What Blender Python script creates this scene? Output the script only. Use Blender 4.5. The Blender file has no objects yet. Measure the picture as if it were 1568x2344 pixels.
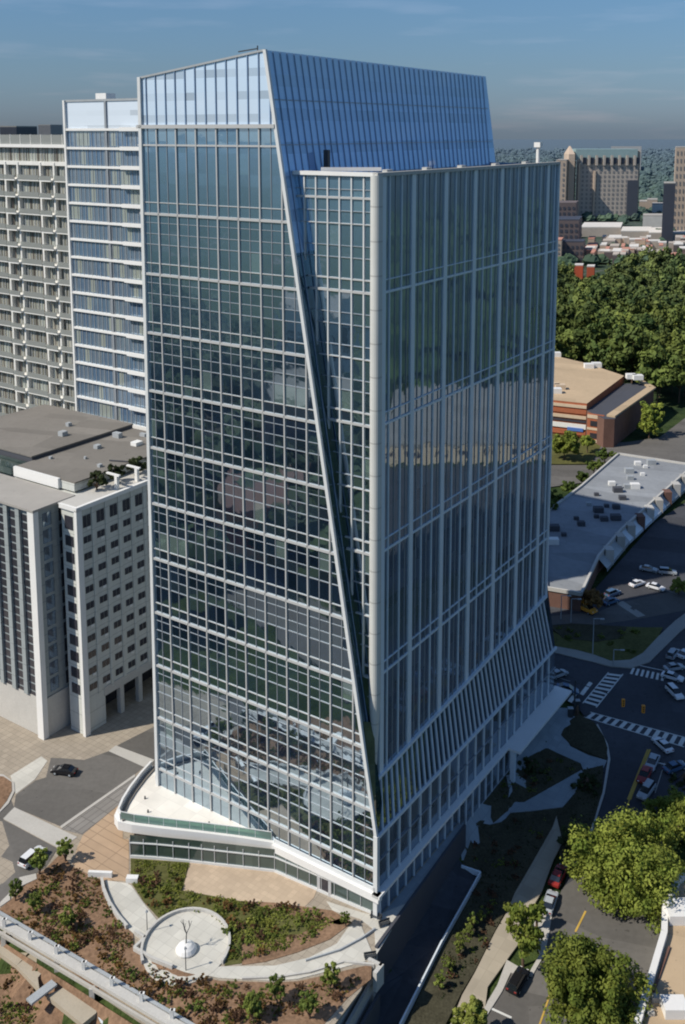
import bpy, bmesh, math, random
from mathutils import Vector, Matrix
random.seed(7)
sc = bpy.context.scene
col = sc.collection
R = math.radians

# ------------------------------------------------------------------ frame
F, PX, PY, HC = 2325., 805., 656., 115.          # lens in units of a 1568 px wide picture
TH = math.atan(354 / 2325.)
ST, CT = math.sin(TH), math.cos(TH)
def ray(x, y):
    a = (x - PX) / F; b = (y - PY) / F
    return (a, CT - b * ST, -ST - b * CT)
def at(x, y, z=0.):
    d = ray(x, y); t = (z - HC) / d[2]
    return (d[0] * t, d[1] * t, z)
n_ = math.hypot(1576, 2351.6)
dB = (1576 / n_, 2351.6 / n_)
dA = (-dB[1], dB[0])
O = at(861, 2100, 0)
def ab(x, y):
    x -= O[0]; y -= O[1]
    return x * dA[0] + y * dA[1], x * dB[0] + y * dB[1]
def W(a, b, z=0.):
    return (O[0] + a * dA[0] + b * dB[0], O[1] + a * dA[1] + b * dB[1], z)
ROT = math.atan2(dA[1], dA[0])

def lerp_table(t, x):
    if x <= t[0][0]: return t[0][1]
    for (x0, y0), (x1, y1) in zip(t, t[1:]):
        if x <= x1: return y0 + (y1 - y0) * (x - x0) / (x1 - x0)
    return t[-1][1]
HR = [(-60, -10), (-6, -7.5), (24, -6), (45, -3.5), (62, -1.5), (90, -1), (130, -.4)]
def h_low(x, y):                                   # the lower town level
    a, b = ab(x, y)
    r = sum(lerp_table(HR, b + k) for k in (-9, -6, -3, 0, 3, 6, 9)) / 7.
    t = min(1, max(0, (a + 4) / 6)); t = t * t * (3 - 2 * t)
    z = r * (1 - t) - .4 * t
    if b < -31.5:
        k = min(1, (-31.5 - b) / 3); z = z * (1 - k) + min(z, -5.) * k
    return z
def h_top(x, y):                                   # the plaza level of the tower
    a, b = ab(x, y)
    return 0. if b > -24 else -.12 * (-24 - b)
def G(x, y, h=h_low):
    z = -3.
    for _ in range(30):
        p = at(x, y, z); z = .5 * z + .5 * h(p[0], p[1])
    return p[0], p[1]

# ------------------------------------------------------------------ objects
OFF = {}
def tag(o, label=None, cat=None, group=None, kind=None):
    if label: o['label'] = label
    if cat: o['category'] = cat
    if group: o['group'] = group
    if kind: o['kind'] = kind
    return o
def thing(name, label, cat, loc=(0, 0, 0), group=None, rz=0.):
    o = bpy.data.objects.new(name, None); col.objects.link(o)
    o.location = loc; o.rotation_euler = (0, 0, rz); o.empty_display_size = .5
    OFF[o.name] = Vector(loc)
    return tag(o, label, cat, group)
class MB:
    def __init__(s): s.v = []; s.f = []; s.m = []; s.mi = 0
    def face(s, *p):
        k = len(s.v); s.v += [tuple(q) for q in p]; s.f.append(tuple(range(k, k + len(p)))); s.m.append(s.mi); return s
    def hexa(s, b, t):                             # bottom ring, top ring (ccw seen from above)
        k = len(s.v); n = len(b); s.v += [tuple(q) for q in b] + [tuple(q) for q in t]
        s.f.append(tuple(range(k + n - 1, k - 1, -1))); s.f.append(tuple(range(k + n, k + 2 * n)))
        for i in range(n):
            j = (i + 1) % n; s.f.append((k + i, k + j, k + n + j, k + n + i))
        s.m += [s.mi] * (n + 2); return s
    def box(s, x0, x1, y0, y1, z0, z1):
        r = [(x0, y0), (x1, y0), (x1, y1), (x0, y1)]
        return s.hexa([(x, y, z0) for x, y in r], [(x, y, z1) for x, y in r])
    def abox(s, a0, a1, b0, b1, z0, z1):           # box in the tower's own axes
        r = [(a0, b0), (a1, b0), (a1, b1), (a0, b1)]
        return s.hexa([W(a, b, z0) for a, b in r], [W(a, b, z1) for a, b in r])
    def prism(s, poly, z0, z1):
        return s.hexa([(x, y, z0) for x, y in poly], [(x, y, z1) for x, y in poly])
    def bar(s, p, q, w, d, side=None):             # square bar between two points
        p = Vector(p); q = Vector(q); t = (q - p).normalized()
        u = Vector(side) if side else (Vector((0, 0, 1)) if abs(t.z) < .9 else Vector((1, 0, 0)))
        v = t.cross(u).normalized(); u = v.cross(t).normalized()
        c = [(-.5, -.5), (.5, -.5), (.5, .5), (-.5, .5)]
        return s.hexa([p + v * (i * w) + u * (j * d) for i, j in c], [q + v * (i * w) + u * (j * d) for i, j in c])
    def tube(s, p, q, r0, r1=None, n=8):
        r1 = r0 if r1 is None else r1
        p = Vector(p); q = Vector(q); t = (q - p).normalized()
        u = Vector((0, 0, 1)) if abs(t.z) < .9 else Vector((1, 0, 0))
        v = t.cross(u).normalized(); u = v.cross(t).normalized()
        an = [2 * math.pi * i / n for i in range(n)]
        return s.hexa([p + (v * math.cos(g) + u * math.sin(g)) * r0 for g in an], [q + (v * math.cos(g) + u * math.sin(g)) * r1 for g in an])
    def build(s, name, mats, parent=None, smooth=False, recalc=True):
        me = bpy.data.meshes.new(name)
        off = Vector((0, 0, 0))
        if parent is not None: off = OFF[parent.name]
        me.from_pydata([tuple(Vector(p) - off) for p in s.v], [], s.f)
        if not isinstance(mats, (list, tuple)): mats = [mats]
        for m in mats: me.materials.append(m)
        if len(mats) > 1:
            for p, i in zip(me.polygons, s.m): p.material_index = i
        if recalc:
            bm = bmesh.new(); bm.from_mesh(me); bmesh.ops.recalc_face_normals(bm, faces=bm.faces); bm.to_mesh(me); bm.free()
        if smooth:
            for p in me.polygons: p.use_smooth = True
        me.update()
        o = bpy.data.objects.new(name, me); col.objects.link(o)
        if parent is not None: o.parent = parent
        OFF[o.name] = off
        return o
def bevel(o, w=.05, seg=2):
    bm = bmesh.new(); bm.from_mesh(o.data)
    bmesh.ops.remove_doubles(bm, verts=bm.verts, dist=1e-4)
    bmesh.ops.bevel(bm, geom=bm.edges[:], offset=w, segments=seg, affect='EDGES', clamp_overlap=True)
    bm.to_mesh(o.data); bm.free(); return o
kids = {}
def copy_tree(o, parent=None):
    c = o.copy(); col.objects.link(c); c.parent = parent
    OFF[c.name] = OFF.get(o.name, Vector((0, 0, 0)))
    for ch in o.children: copy_tree(ch, c)
    return c

def drape(name, poly, h, dz, mat, skirt=.5, step=4., parent=None):
    """polygon of (x, y) laid on a terrain function as a thin slab"""
    bm = bmesh.new()
    vs = [bm.verts.new((x, y, 0)) for x, y in poly]
    f = bm.faces.new(vs); f.normal_update()
    if f.normal.z < 0: f.normal_flip()
    bmesh.ops.triangulate(bm, faces=bm.faces[:])
    xs = [p[0] for p in poly]; ys = [p[1] for p in poly]
    if step:
        for lo, hi, ax in ((min(xs), max(xs), 0), (min(ys), max(ys), 1)):
            k = math.floor(lo / step) + 1
            while k * step < hi:
                co = [0, 0, 0]; co[ax] = k * step; no = [0, 0, 0]; no[ax] = 1
                bmesh.ops.bisect_plane(bm, geom=bm.verts[:] + bm.edges[:] + bm.faces[:], plane_co=co, plane_no=no, dist=1e-4)
                k += 1
    for v in bm.verts: v.co.z = h(v.co.x, v.co.y) + dz
    be = [e for e in bm.edges if e.is_boundary]
    r = bmesh.ops.extrude_edge_only(bm, edges=be)
    for v in r['geom']:
        if isinstance(v, bmesh.types.BMVert): v.co.z -= skirt
    bmesh.ops.recalc_face_normals(bm, faces=bm.faces)
    up = sum(f.normal.z * f.calc_area() for f in bm.faces)
    if up < 0: bmesh.ops.reverse_faces(bm, faces=bm.faces[:])
    me = bpy.data.meshes.new(name); bm.to_mesh(me); bm.free()
    me.materials.append(mat)
    o = bpy.data.objects.new(name, me); col.objects.link(o)
    if parent is not None: o.parent = parent
    OFF[o.name] = Vector((0, 0, 0))
    return o

# picture crops used to read off the ground plan
def c8(x, y): return (x * .4015, y * .4015 + 1659.5)
def c7(x, y): return (x * .365 + 572.2, y * .365 + 1716.7)
def c6(x, y): return (x * .365 + 995.7, y * .365 + 1659.5)
def c5(x, y): return (x * .25547 + 1167.4, y * .25547 + 1259.)
def c2(x, y): return (x * .2197 + 1224.6, y * .2197 + 772.5)
def top(c, *pts): return [G(*c(*p), h_top) for p in pts]
def low(c, *pts): return [G(*c(*p), h_low) for p in pts]

# ------------------------------------------------------------------ materials
HAZE = (.11, .155, .20)  # haze tint that far surfaces' base colours are mixed towards
class NT:
    def __init__(s, name):
        m = bpy.data.materials.new(name); m.use_nodes = True; s.m = m; s.t = m.node_tree
        s.n = s.t.nodes; s.l = s.t.links; s.b = s.n['Principled BSDF']; s.out = s.n['Material Output']
    def node(s, ty, **k):
        n = s.n.new(ty)
        for a, v in k.items(): setattr(n, a, v)
        return n
    def link(s, a, b): s.l.new(a, b)
    def math(s, op, a, b=None, c=None):
        n = s.node('ShaderNodeMath', operation=op)
        for i, v in enumerate((a, b, c)):
            if v is None: continue
            if hasattr(v, 'is_output'): s.link(v, n.inputs[i])
            else: n.inputs[i].default_value = v
        return n.outputs[0]
    def mix(s, f, a, b, mode='MIX'):
        n = s.node('ShaderNodeMix', data_type='RGBA', blend_type=mode)
        for i, v in ((0, f), (6, a), (7, b)):
            if hasattr(v, 'is_output'): s.link(v, n.inputs[i])
            elif i == 0: n.inputs[0].default_value = v
            else: n.inputs[i].default_value = (*v, 1)
        return n.outputs[2]
    def ramp(s, f, stops):
        n = s.node('ShaderNodeValToRGB'); s.link(f, n.inputs[0]); e = n.color_ramp.elements
        while len(e) < len(stops): e.new(.5)
        for q, (p, c) in zip(e, stops): q.position = p; q.color = (*c, 1) if len(c) == 3 else c
        return n.outputs[0]
    def pos(s): return s.node('ShaderNodeNewGeometry').outputs['Position']
    def noise(s, scale, vec=None, detail=3, rough=.55):
        n = s.node('ShaderNodeTexNoise'); n.inputs['Scale'].default_value = scale; n.inputs['Detail'].default_value = detail
        n.inputs['Roughness'].default_value = rough
        s.link(vec or s.pos(), n.inputs['Vector']); return n.outputs['Fac']
    def bump(s, f, st, d=.1):
        n = s.node('ShaderNodeBump'); n.inputs['Strength'].default_value = st; n.inputs['Distance'].default_value = d
        s.link(f, n.inputs['Height']); s.link(n.outputs[0], s.b.inputs['Normal'])
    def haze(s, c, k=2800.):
        """aerial haze painted into the base colour, by distance from the world origin"""
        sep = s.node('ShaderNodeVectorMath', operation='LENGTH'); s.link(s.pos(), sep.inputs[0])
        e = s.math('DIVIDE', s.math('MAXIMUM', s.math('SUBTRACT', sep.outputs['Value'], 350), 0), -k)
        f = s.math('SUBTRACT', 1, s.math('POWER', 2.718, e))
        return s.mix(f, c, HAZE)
    def done(s, c, rough=.8, spec=.3, haze=None):
        if haze: c = s.haze(c, haze)
        s.link(c, s.b.inputs['Base Color']); s.b.inputs['Roughness'].default_value = rough
        s.b.inputs['Specular IOR Level'].default_value = spec
        return s.m
def paint(name, c, var=.25, scale=.5, rough=.75, spec=.3, haze=None, bump=0, dirt=.15, patch=0, zj=0):
    t = NT(name)
    a = t.noise(scale, detail=5); b = t.noise(scale * 9, detail=3)
    k = t.math('ADD', t.math('MULTIPLY', t.math('SUBTRACT', a, .5), var * 2), t.math('ADD', t.math('MULTIPLY', t.math('SUBTRACT', b, .5), dirt * 2), 1))
    if patch:                                       # repaired areas, seams and stains
        mp = t.node('ShaderNodeMapping', vector_type='TEXTURE'); mp.inputs['Rotation'].default_value = (0, 0, ROT + .3); mp.inputs['Scale'].default_value = (3.2, 1., 1.); t.link(t.pos(), mp.inputs[0])
        vo = t.node('ShaderNodeTexVoronoi', distance='CHEBYCHEV'); vo.inputs['Scale'].default_value = .11; t.link(mp.outputs[0], vo.inputs['Vector'])
        sc_ = t.node('ShaderNodeSeparateColor'); t.link(vo.outputs['Color'], sc_.inputs[0])
        k = t.math('MULTIPLY', k, t.math('ADD', 1 - patch / 2, t.math('MULTIPLY', sc_.outputs[0], patch)))
        st = t.noise(1.1, detail=2); k = t.math('SUBTRACT', k, t.math('MULTIPLY', t.math('GREATER_THAN', st, .70), patch))
    if zj:
        sp = t.node('ShaderNodeSeparateXYZ'); t.link(t.pos(), sp.inputs[0])
        f = t.math('FRACT', t.math('DIVIDE', t.math('SUBTRACT', sp.outputs[2], .6), zj)); k = t.math('MULTIPLY', k, t.math('SUBTRACT', 1, t.math('MULTIPLY', t.math('LESS_THAN', f, .045), .3)))
        mp = t.node('ShaderNodeMapping'); mp.inputs['Scale'].default_value = (1.2, 1.2, .05); t.link(t.pos(), mp.inputs[0])
        k = t.math('MULTIPLY', k, t.math('ADD', .86, t.math('MULTIPLY', t.noise(1., mp.outputs[0], 4), .28)))
    v = t.node('ShaderNodeVectorMath', operation='SCALE'); v.inputs[0].default_value = c; t.link(k, v.inputs['Scale'])
    if bump: t.bump(b, bump)
    return t.done(v.outputs[0], rough, spec, haze)

M = {}
M['concrete'] = paint('concrete', (.42, .40, .36), .12, .3)
M['pale_concrete'] = paint('pale_concrete', (.48, .465, .43), .12, .3)
M['white_panel'] = paint('white_panel', (.74, .73, .70), .06, .4, .5, .4, dirt=.06)
M['white_frame'] = paint('white_frame', (.62, .63, .62), .08, .4, .4, .5, dirt=.06)
M['column'] = paint('column', (.56, .56, .53), .08, .15, .5, .4, dirt=.05, zj=4.74)
M['front_frame'] = paint('front_frame', (.44, .44, .43), .08, .4, .4, .5, dirt=.06)
M['slope_fin'] = paint('slope_fin', (.20, .29, .42), .1, .3, .4, .4)
M['mullion'] = paint('mullion', (.27, .29, .31), .1, .3, .35, .5, dirt=.05)
M['fin'] = paint('fin', (.66, .72, .76), .1, .3, .35, .5, dirt=.05)
M['dark_metal'] = paint('dark_metal', (.05, .055, .06), .2, .5, .4)
M['grey_metal'] = paint('grey_metal', (.35, .37, .38), .2, .5, .4)
M['asphalt'] = paint('asphalt', (.125, .118, .108), .22, .12, .9, .2, dirt=.18, patch=.3)
M['dark_asphalt'] = paint('dark_asphalt', (.066, .068, .076), .3, .1, .9, .2, dirt=.2, patch=.3)
M['marking'] = paint('marking', (.62, .62, .58), .2, .8, .7)
M['worn_marking'] = paint('worn_marking', (.36, .35, .32), .3, 1.2, .7)
M['yellow_marking'] = paint('yellow_marking', (.50, .33, .07), .2, .8, .7)
M['sidewalk'] = paint('sidewalk', (.30, .29, .26), .18, .25, dirt=.12)
M['kerb'] = paint('kerb', (.45, .43, .39), .1, .4)
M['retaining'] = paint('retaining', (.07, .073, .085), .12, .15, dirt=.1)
M['grass'] = paint('grass', (.10, .10, .035), .5, .15, .9, .1, dirt=.5, bump=.5)
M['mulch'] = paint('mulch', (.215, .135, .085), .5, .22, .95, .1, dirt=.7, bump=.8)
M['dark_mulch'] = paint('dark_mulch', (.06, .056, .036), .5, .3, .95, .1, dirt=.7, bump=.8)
M['roof_grey'] = paint('roof_grey', (.19, .175, .155), .18, .08, .9, .2, dirt=.1, patch=.25)
M['roof_tan'] = paint('roof_tan', (.45, .34, .22), .15, .06, .9, .2, dirt=.1, patch=.2)
M['roof_pale'] = paint('roof_pale', (.36, .34, .31), .15, .04, .9, .2, dirt=.1, patch=.2)
M['mall_roof'] = paint('mall_roof', (.25, .265, .28), .22, .06, .9, .2, dirt=.14, patch=.25)
M['beige_slab'] = paint('beige_slab', (.40, .35, .27), .15, .4, .85, .2, dirt=.12)
M['roof_white'] = paint('roof_white', (.72, .68, .62), .15, .02, .9, .2, haze=4500)
M['brick'] = paint('brick', (.36, .12, .06), .25, .3, .9, .2, dirt=.25)
M['dark_brick'] = paint('dark_brick', (.16, .09, .07), .25, .3, .9, .2, dirt=.25)
M['cream'] = paint('cream', (.58, .46, .33), .15, .3, .8)
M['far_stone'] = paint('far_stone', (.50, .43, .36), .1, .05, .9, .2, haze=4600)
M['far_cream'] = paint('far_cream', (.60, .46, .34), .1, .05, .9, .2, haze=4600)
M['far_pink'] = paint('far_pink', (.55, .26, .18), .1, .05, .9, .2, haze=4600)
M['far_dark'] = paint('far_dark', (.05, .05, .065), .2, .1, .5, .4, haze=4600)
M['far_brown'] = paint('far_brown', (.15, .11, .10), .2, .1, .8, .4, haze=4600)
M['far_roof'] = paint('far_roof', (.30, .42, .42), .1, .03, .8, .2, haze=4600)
M['red_paint'] = paint('red_paint', (.50, .12, .06), .1, .5, .6)
M['blue_paint'] = paint('blue_paint', (.08, .17, .45), .1, .5, .6)
M['car_white'] = paint('car_white', (.70, .71, .72), .03, .5, .25, .5, dirt=.03)
M['car_black'] = paint('car_black', (.012, .012, .014), .1, .5, .2, .6, dirt=.05)
M['car_blue'] = paint('car_blue', (.07, .13, .22), .1, .5, .25, .6, dirt=.05)
M['car_silver'] = paint('car_silver', (.38, .41, .43), .05, .5, .25, .6, dirt=.05)
M['car_red'] = paint('car_red', (.28, .03, .025), .1, .5, .25, .6, dirt=.05)
M['truck_yellow'] = paint('truck_yellow', (.75, .33, .04), .1, .5, .4, .5, dirt=.05)
M['car_glass'] = paint('car_glass', (.012, .015, .018), .1, .5, .06, .9, dirt=.02)
M['tyre'] = paint('tyre', (.02, .02, .02), .1, .5, .9, .2)
M['bark'] = paint('bark', (.12, .08, .055), .2, .8, .9)
M['signal'] = paint('signal', (.70, .28, .03), .1, .8, .5)
M['window_dark'] = paint('window_dark', (.035, .035, .045), .6, .9, .15, .6, dirt=.5)
M['far_window'] = paint('far_window', (.24, .22, .21), .3, .2, .3, .5, haze=4600)

def paving(name, c, pa, pb, line=.05, col2=None, dark=.55):
    t = NT(name)
    mp = t.node('ShaderNodeMapping', vector_type='TEXTURE'); mp.inputs['Rotation'].default_value = (0, 0, ROT); t.link(t.pos(), mp.inputs[0])
    sp = t.node('ShaderNodeSeparateXYZ'); t.link(mp.outputs[0], sp.inputs[0])
    def joint(o, p): return t.math('LESS_THAN', t.math('FRACT', t.math('DIVIDE', o, p)), line / p)
    j = t.math('MAXIMUM', joint(sp.outputs[0], pa), joint(sp.outputs[1], pb))
    wn = t.node('ShaderNodeTexWhiteNoise', noise_dimensions='2D')
    cb = t.node('ShaderNodeCombineXYZ'); t.link(t.math('FLOOR', t.math('DIVIDE', sp.outputs[0], pa)), cb.inputs[0]); t.link(t.math('FLOOR', t.math('DIVIDE', sp.outputs[1], pb)), cb.inputs[1])
    t.link(cb.outputs[0], wn.inputs['Vector'])
    k = t.math('ADD', .86, t.math('ADD', t.math('MULTIPLY', wn.outputs['Value'], .14), t.math('MULTIPLY', t.math('SUBTRACT', t.noise(.25, detail=6), .5), .4)))
    v = t.node('ShaderNodeVectorMath', operation='SCALE'); v.inputs[0].default_value = c; t.link(k, v.inputs['Scale'])
    cc = t.mix(j, v.outputs[0], tuple(x * dark for x in c))
    return t.done(cc, .85, .2)
M['plaza'] = paving('plaza_paving', (.36, .31, .245), 1.2, 1.2, .06)
M['tan_pavers'] = paving('tan_pavers', (.46, .33, .22), 6., 1.5, .14, dark=.6)
M['grey_pavers'] = paving('grey_pavers', (.25, .235, .215), 1.1, 3., .16, dark=.6)
M['forecourt'] = paving('forecourt', (.50, .39, .28), .9, .9, .05, dark=.8)
M['walk'] = paving('walk_paving', (.56, .54, .48), 1.6, 1.6, .06, dark=.75)
M['terrace'] = paving('terrace_paving', (.80, .76, .68), 3.2, 3.2, .07, dark=.8)
M['path'] = paving('path', (.40, .35, .27), 2.2, 2.2, .07, dark=.8)
M['cool_walk'] = paving('cool_walk', (.30, .34, .36), 1.6, 1.6, .07, dark=.8)

def glass(name, axis, pitch, storey, z0, vision, vision2, spandrel, refl=1.9, rough=.03, tilt=.012, spec=1., spfrac=.36, light=(.30, .36, .30), lightp=.93, wave=.02, upper=None, tint=(.72, .88, 1.)):
    """coated glazing: panes differ in tint, blinds and in how flat they sit"""
    t = NT(name)
    sp = t.node('ShaderNodeSeparateXYZ'); t.link(t.pos(), sp.inputs[0])
    ax = dA if axis == 'a' else dB
    u = t.math('ADD', t.math('MULTIPLY', t.math('SUBTRACT', sp.outputs[0], O[0]), ax[0]), t.math('MULTIPLY', t.math('SUBTRACT', sp.outputs[1], O[1]), ax[1]))
    zz = t.math('DIVIDE', t.math('SUBTRACT', sp.outputs[2], z0), storey)
    fl = t.math('FLOOR', zz); fr = t.math('FRACT', zz)
    cell = t.math('FLOOR', t.math('DIVIDE', u, pitch))
    def rnd(*xyz):
        cb = t.node('ShaderNodeCombineXYZ')
        for i, q in enumerate(xyz):
            if hasattr(q, 'is_output'): t.link(q, cb.inputs[i])
            else: cb.inputs[i].default_value = q
        w = t.node('ShaderNodeTexWhiteNoise', noise_dimensions='3D'); t.link(cb.outputs[0], w.inputs['Vector']); return w
    isp = t.math('LESS_THAN', fr, spfrac)
    w1 = rnd(cell, fl, isp); w2 = rnd(t.math('FLOOR', t.math('DIVIDE', u, pitch * 3)), fl, 7.)
    c = t.mix(w1.outputs['Value'], vision, vision2)
    c = t.mix(t.math('MULTIPLY', w2.outputs['Value'], .6), c, vision)
    c = t.mix(t.math('GREATER_THAN', w1.outputs['Value'], lightp), c, light)
    c = t.mix(t.math('GREATER_THAN', w2.outputs['Value'], .95), c, light)
    c = t.mix(isp, c, t.mix(w1.outputs['Value'], spandrel, tuple(q * .6 for q in spandrel)))
    if upper:                                       # reflected sky painted in: base colour fades to pale blue upwards
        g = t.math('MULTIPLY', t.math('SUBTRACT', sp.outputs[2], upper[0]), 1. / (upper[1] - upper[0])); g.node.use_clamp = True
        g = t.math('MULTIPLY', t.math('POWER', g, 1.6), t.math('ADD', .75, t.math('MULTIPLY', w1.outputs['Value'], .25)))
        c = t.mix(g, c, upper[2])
    t.b.inputs['Specular Tint'].default_value = (*tint, 1)
    # flatness of each pane
    w3 = rnd(cell, fl, t.math('ADD', isp, 3.))
    s1 = t.node('ShaderNodeVectorMath', operation='SUBTRACT'); t.link(w3.outputs['Color'], s1.inputs[0]); s1.inputs[1].default_value = (.5, .5, .5)
    s2 = t.node('ShaderNodeVectorMath', operation='SCALE'); t.link(s1.outputs[0], s2.inputs[0]); s2.inputs['Scale'].default_value = tilt
    nz = t.noise(.35, detail=2)
    bn = t.node('ShaderNodeBump'); bn.inputs['Strength'].default_value = wave; bn.inputs['Distance'].default_value = 1.; t.link(nz, bn.inputs['Height'])
    s3 = t.node('ShaderNodeVectorMath', operation='ADD'); t.link(s2.outputs[0], s3.inputs[0]); t.link(bn.outputs[0], s3.inputs[1])
    s4 = t.node('ShaderNodeVectorMath', operation='NORMALIZE'); t.link(s3.outputs[0], s4.inputs[0]); t.link(s4.outputs[0], t.b.inputs['Normal'])
    t.b.inputs['IOR'].default_value = refl
    return t.done(c, rough, spec)
Z1, ST_H = 17.1, 4.74
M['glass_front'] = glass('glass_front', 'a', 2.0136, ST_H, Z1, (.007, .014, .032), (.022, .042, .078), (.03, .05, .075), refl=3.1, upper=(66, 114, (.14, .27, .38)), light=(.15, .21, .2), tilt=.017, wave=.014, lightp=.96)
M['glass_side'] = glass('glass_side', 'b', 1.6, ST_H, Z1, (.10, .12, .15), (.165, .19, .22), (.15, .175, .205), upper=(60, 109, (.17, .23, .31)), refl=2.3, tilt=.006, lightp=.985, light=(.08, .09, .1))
M['glass_fold'] = glass('glass_fold', 'b', 1.6, ST_H, Z1, (.015, .025, .04), (.04, .055, .075), (.04, .055, .075), refl=2.1, tilt=.01, spec=.8, lightp=.985, light=(.08, .09, .1))
M['glass_recess'] = glass('glass_recess', 'b', 1.3, ST_H, Z1, (.01, .03, .045), (.03, .07, .09), (.02, .045, .06), refl=2.2, tilt=.02, lightp=2.)  # darker base than the leaning glass above, painting in a darker reflection
M['glass_slope'] = glass('glass_slope', 'b', 1.6, ST_H, Z1, (.29, .47, .76), (.33, .52, .80), (.29, .47, .76), refl=1.9, tilt=.004, upper=(112, 125, (.48, .64, .74)), lightp=2., light=(.50, .66, .72), wave=.004)  # random groups of light panes paint in patches of reflection
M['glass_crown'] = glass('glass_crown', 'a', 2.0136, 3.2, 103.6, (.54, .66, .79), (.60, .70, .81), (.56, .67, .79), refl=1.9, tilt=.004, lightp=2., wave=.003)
M['glass_shop'] = glass('glass_shop', 'a', 2.4, 4., 0, (.03, .05, .045), (.10, .13, .11), (.05, .07, .06), refl=1.6, spfrac=.1, lightp=.9)
M['glass_wing'] = glass('glass_wing', 'a', 1.45, 4.35, 107.2, (.10, .17, .27), (.22, .25, .27), (.16, .21, .27), refl=2.3, tilt=.012, spfrac=.05, lightp=.9, light=(.35, .38, .33))
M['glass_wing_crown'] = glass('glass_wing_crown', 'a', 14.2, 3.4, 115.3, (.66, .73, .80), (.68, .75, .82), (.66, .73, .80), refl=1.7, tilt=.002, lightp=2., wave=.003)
M['glass_home'] = glass('glass_home', 'a', 1.2, 4.35, 107.2, (.12, .12, .10), (.46, .45, .38), (.26, .28, .24), refl=1.5, tilt=.02, spfrac=.1, lightp=.9, light=(.36, .38, .33))
def clear(name, c, alpha):
    t = NT(name)
    g = t.node('ShaderNodeBsdfGlossy'); g.inputs['Roughness'].default_value = .03
    tr = t.node('ShaderNodeBsdfTransparent'); tr.inputs[0].default_value = (*c, 1)
    d = t.node('ShaderNodeBsdfDiffuse'); d.inputs[0].default_value = (*[min(1, q * .6) for q in c], 1)
    m1 = t.node('ShaderNodeMixShader'); m1.inputs[0].default_value = alpha; t.link(tr.outputs[0], m1.inputs[1]); t.link(d.outputs[0], m1.inputs[2])
    m2 = t.node('ShaderNodeMixShader'); fr = t.node('ShaderNodeFresnel'); fr.inputs[0].default_value = 1.5; t.link(fr.outputs[0], m2.inputs[0])
    t.link(m1.outputs[0], m2.inputs[1]); t.link(g.outputs[0], m2.inputs[2]); t.link(m2.outputs[0], t.out.inputs[0])
    return t.m
M['rail_glass'] = clear('rail_glass', (.50, .74, .66), .42)

M['balcony_glass'] = clear('balcony_glass', (.80, .84, .80), .5)
def foliage(name, c1, c2, scale=.35, haze=None):
    t = NT(name)
    oi = t.node('ShaderNodeObjectInfo')
    n = t.noise(scale, detail=2)
    r = t.ramp(n, [(.3, c1), (.7, c2)])
    at_ = t.node('ShaderNodeAttribute', attribute_name='tone')
    k = t.math('ADD', .42, t.math('ADD', t.math('MULTIPLY', at_.outputs['Fac'], .9), t.math('MULTIPLY', oi.outputs['Random'], .55)))
    v = t.node('ShaderNodeVectorMath', operation='SCALE'); t.link(r, v.inputs[0]); t.link(k, v.inputs['Scale'])
    m = t.done(v.outputs[0], .75, .15, haze)
    if not haze:
        tl = t.node('ShaderNodeBsdfTranslucent'); t.link(v.outputs[0], tl.inputs[0])
        mx = t.node('ShaderNodeMixShader'); mx.inputs[0].default_value = .3
        t.link(t.b.outputs[0], mx.inputs[1]); t.link(tl.outputs[0], mx.inputs[2]); t.link(mx.outputs[0], t.out.inputs[0])
    return m
M['leaf'] = foliage('leaf', (.095, .135, .022), (.235, .26, .05))
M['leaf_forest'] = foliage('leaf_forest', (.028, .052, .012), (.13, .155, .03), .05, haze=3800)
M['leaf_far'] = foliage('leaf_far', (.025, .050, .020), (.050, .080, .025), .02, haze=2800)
M['leaf_shrub'] = foliage('leaf_shrub', (.09, .13, .03), (.20, .23, .05))
M['leaf_dark'] = foliage('leaf_dark', (.035, .05, .02), (.06, .075, .03))
M['leaf_rust'] = foliage('leaf_rust', (.13, .075, .03), (.24, .14, .05))
M['leaf_maroon'] = foliage('leaf_maroon', (.09, .05, .03), (.15, .085, .05))
M['leaf_yellow'] = foliage('leaf_yellow', (.12, .15, .03), (.26, .27, .06))

# ------------------------------------------------------------------ ground
def axis_vals():
    v = [i * 4. for i in range(-16, 90)]
    x = v[-1]; s = 6.
    while x < 14000: x += s; s *= 1.14; v.append(x)
    x = v[0]; s = 6.
    while x > -9000: x -= s; s *= 1.14; v.insert(0, x)
    return v
def ground():
    xs = sorted(axis_vals()); ys = xs
    xs = sorted(set([-q for q in xs if q > 64] + [q for q in xs if q > -64]))
    bm = MB(); n = len(xs)
    bm.v = [(x, y, h_low(x, y) - .3 if abs(x) < 400 and -100 < y < 500 else -.7) for y in ys for x in xs]
    bm.f = [(j * n + i, j * n + i + 1, (j + 1) * n + i + 1, (j + 1) * n + i) for j in range(len(ys) - 1) for i in range(n - 1)]
    t = NT('ground'); a = t.noise(.012, detail=6, rough=.7); b = t.noise(.11, detail=5, rough=.7); c = t.noise(.0022, detail=4)
    k = t.ramp(b, [(.35, (.022, .038, .014)), (.65, (.060, .085, .026))])
    k = t.mix(t.ramp(a, [(.57, (0, 0, 0)), (.66, (1, 1, 1))]), k, (.17, .15, .13))
    k = t.mix(t.ramp(c, [(.42, (0, 0, 0)), (.6, (1, 1, 1))]), k, t.ramp(b, [(.35, (.018, .033, .014)), (.65, (.045, .068, .022))]))
    t.bump(b, .7, 3.)
    o = bm.build('ground', t.done(k, .95, .05, haze=2800), recalc=False); tag(o, kind='structure')
ground()

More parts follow.
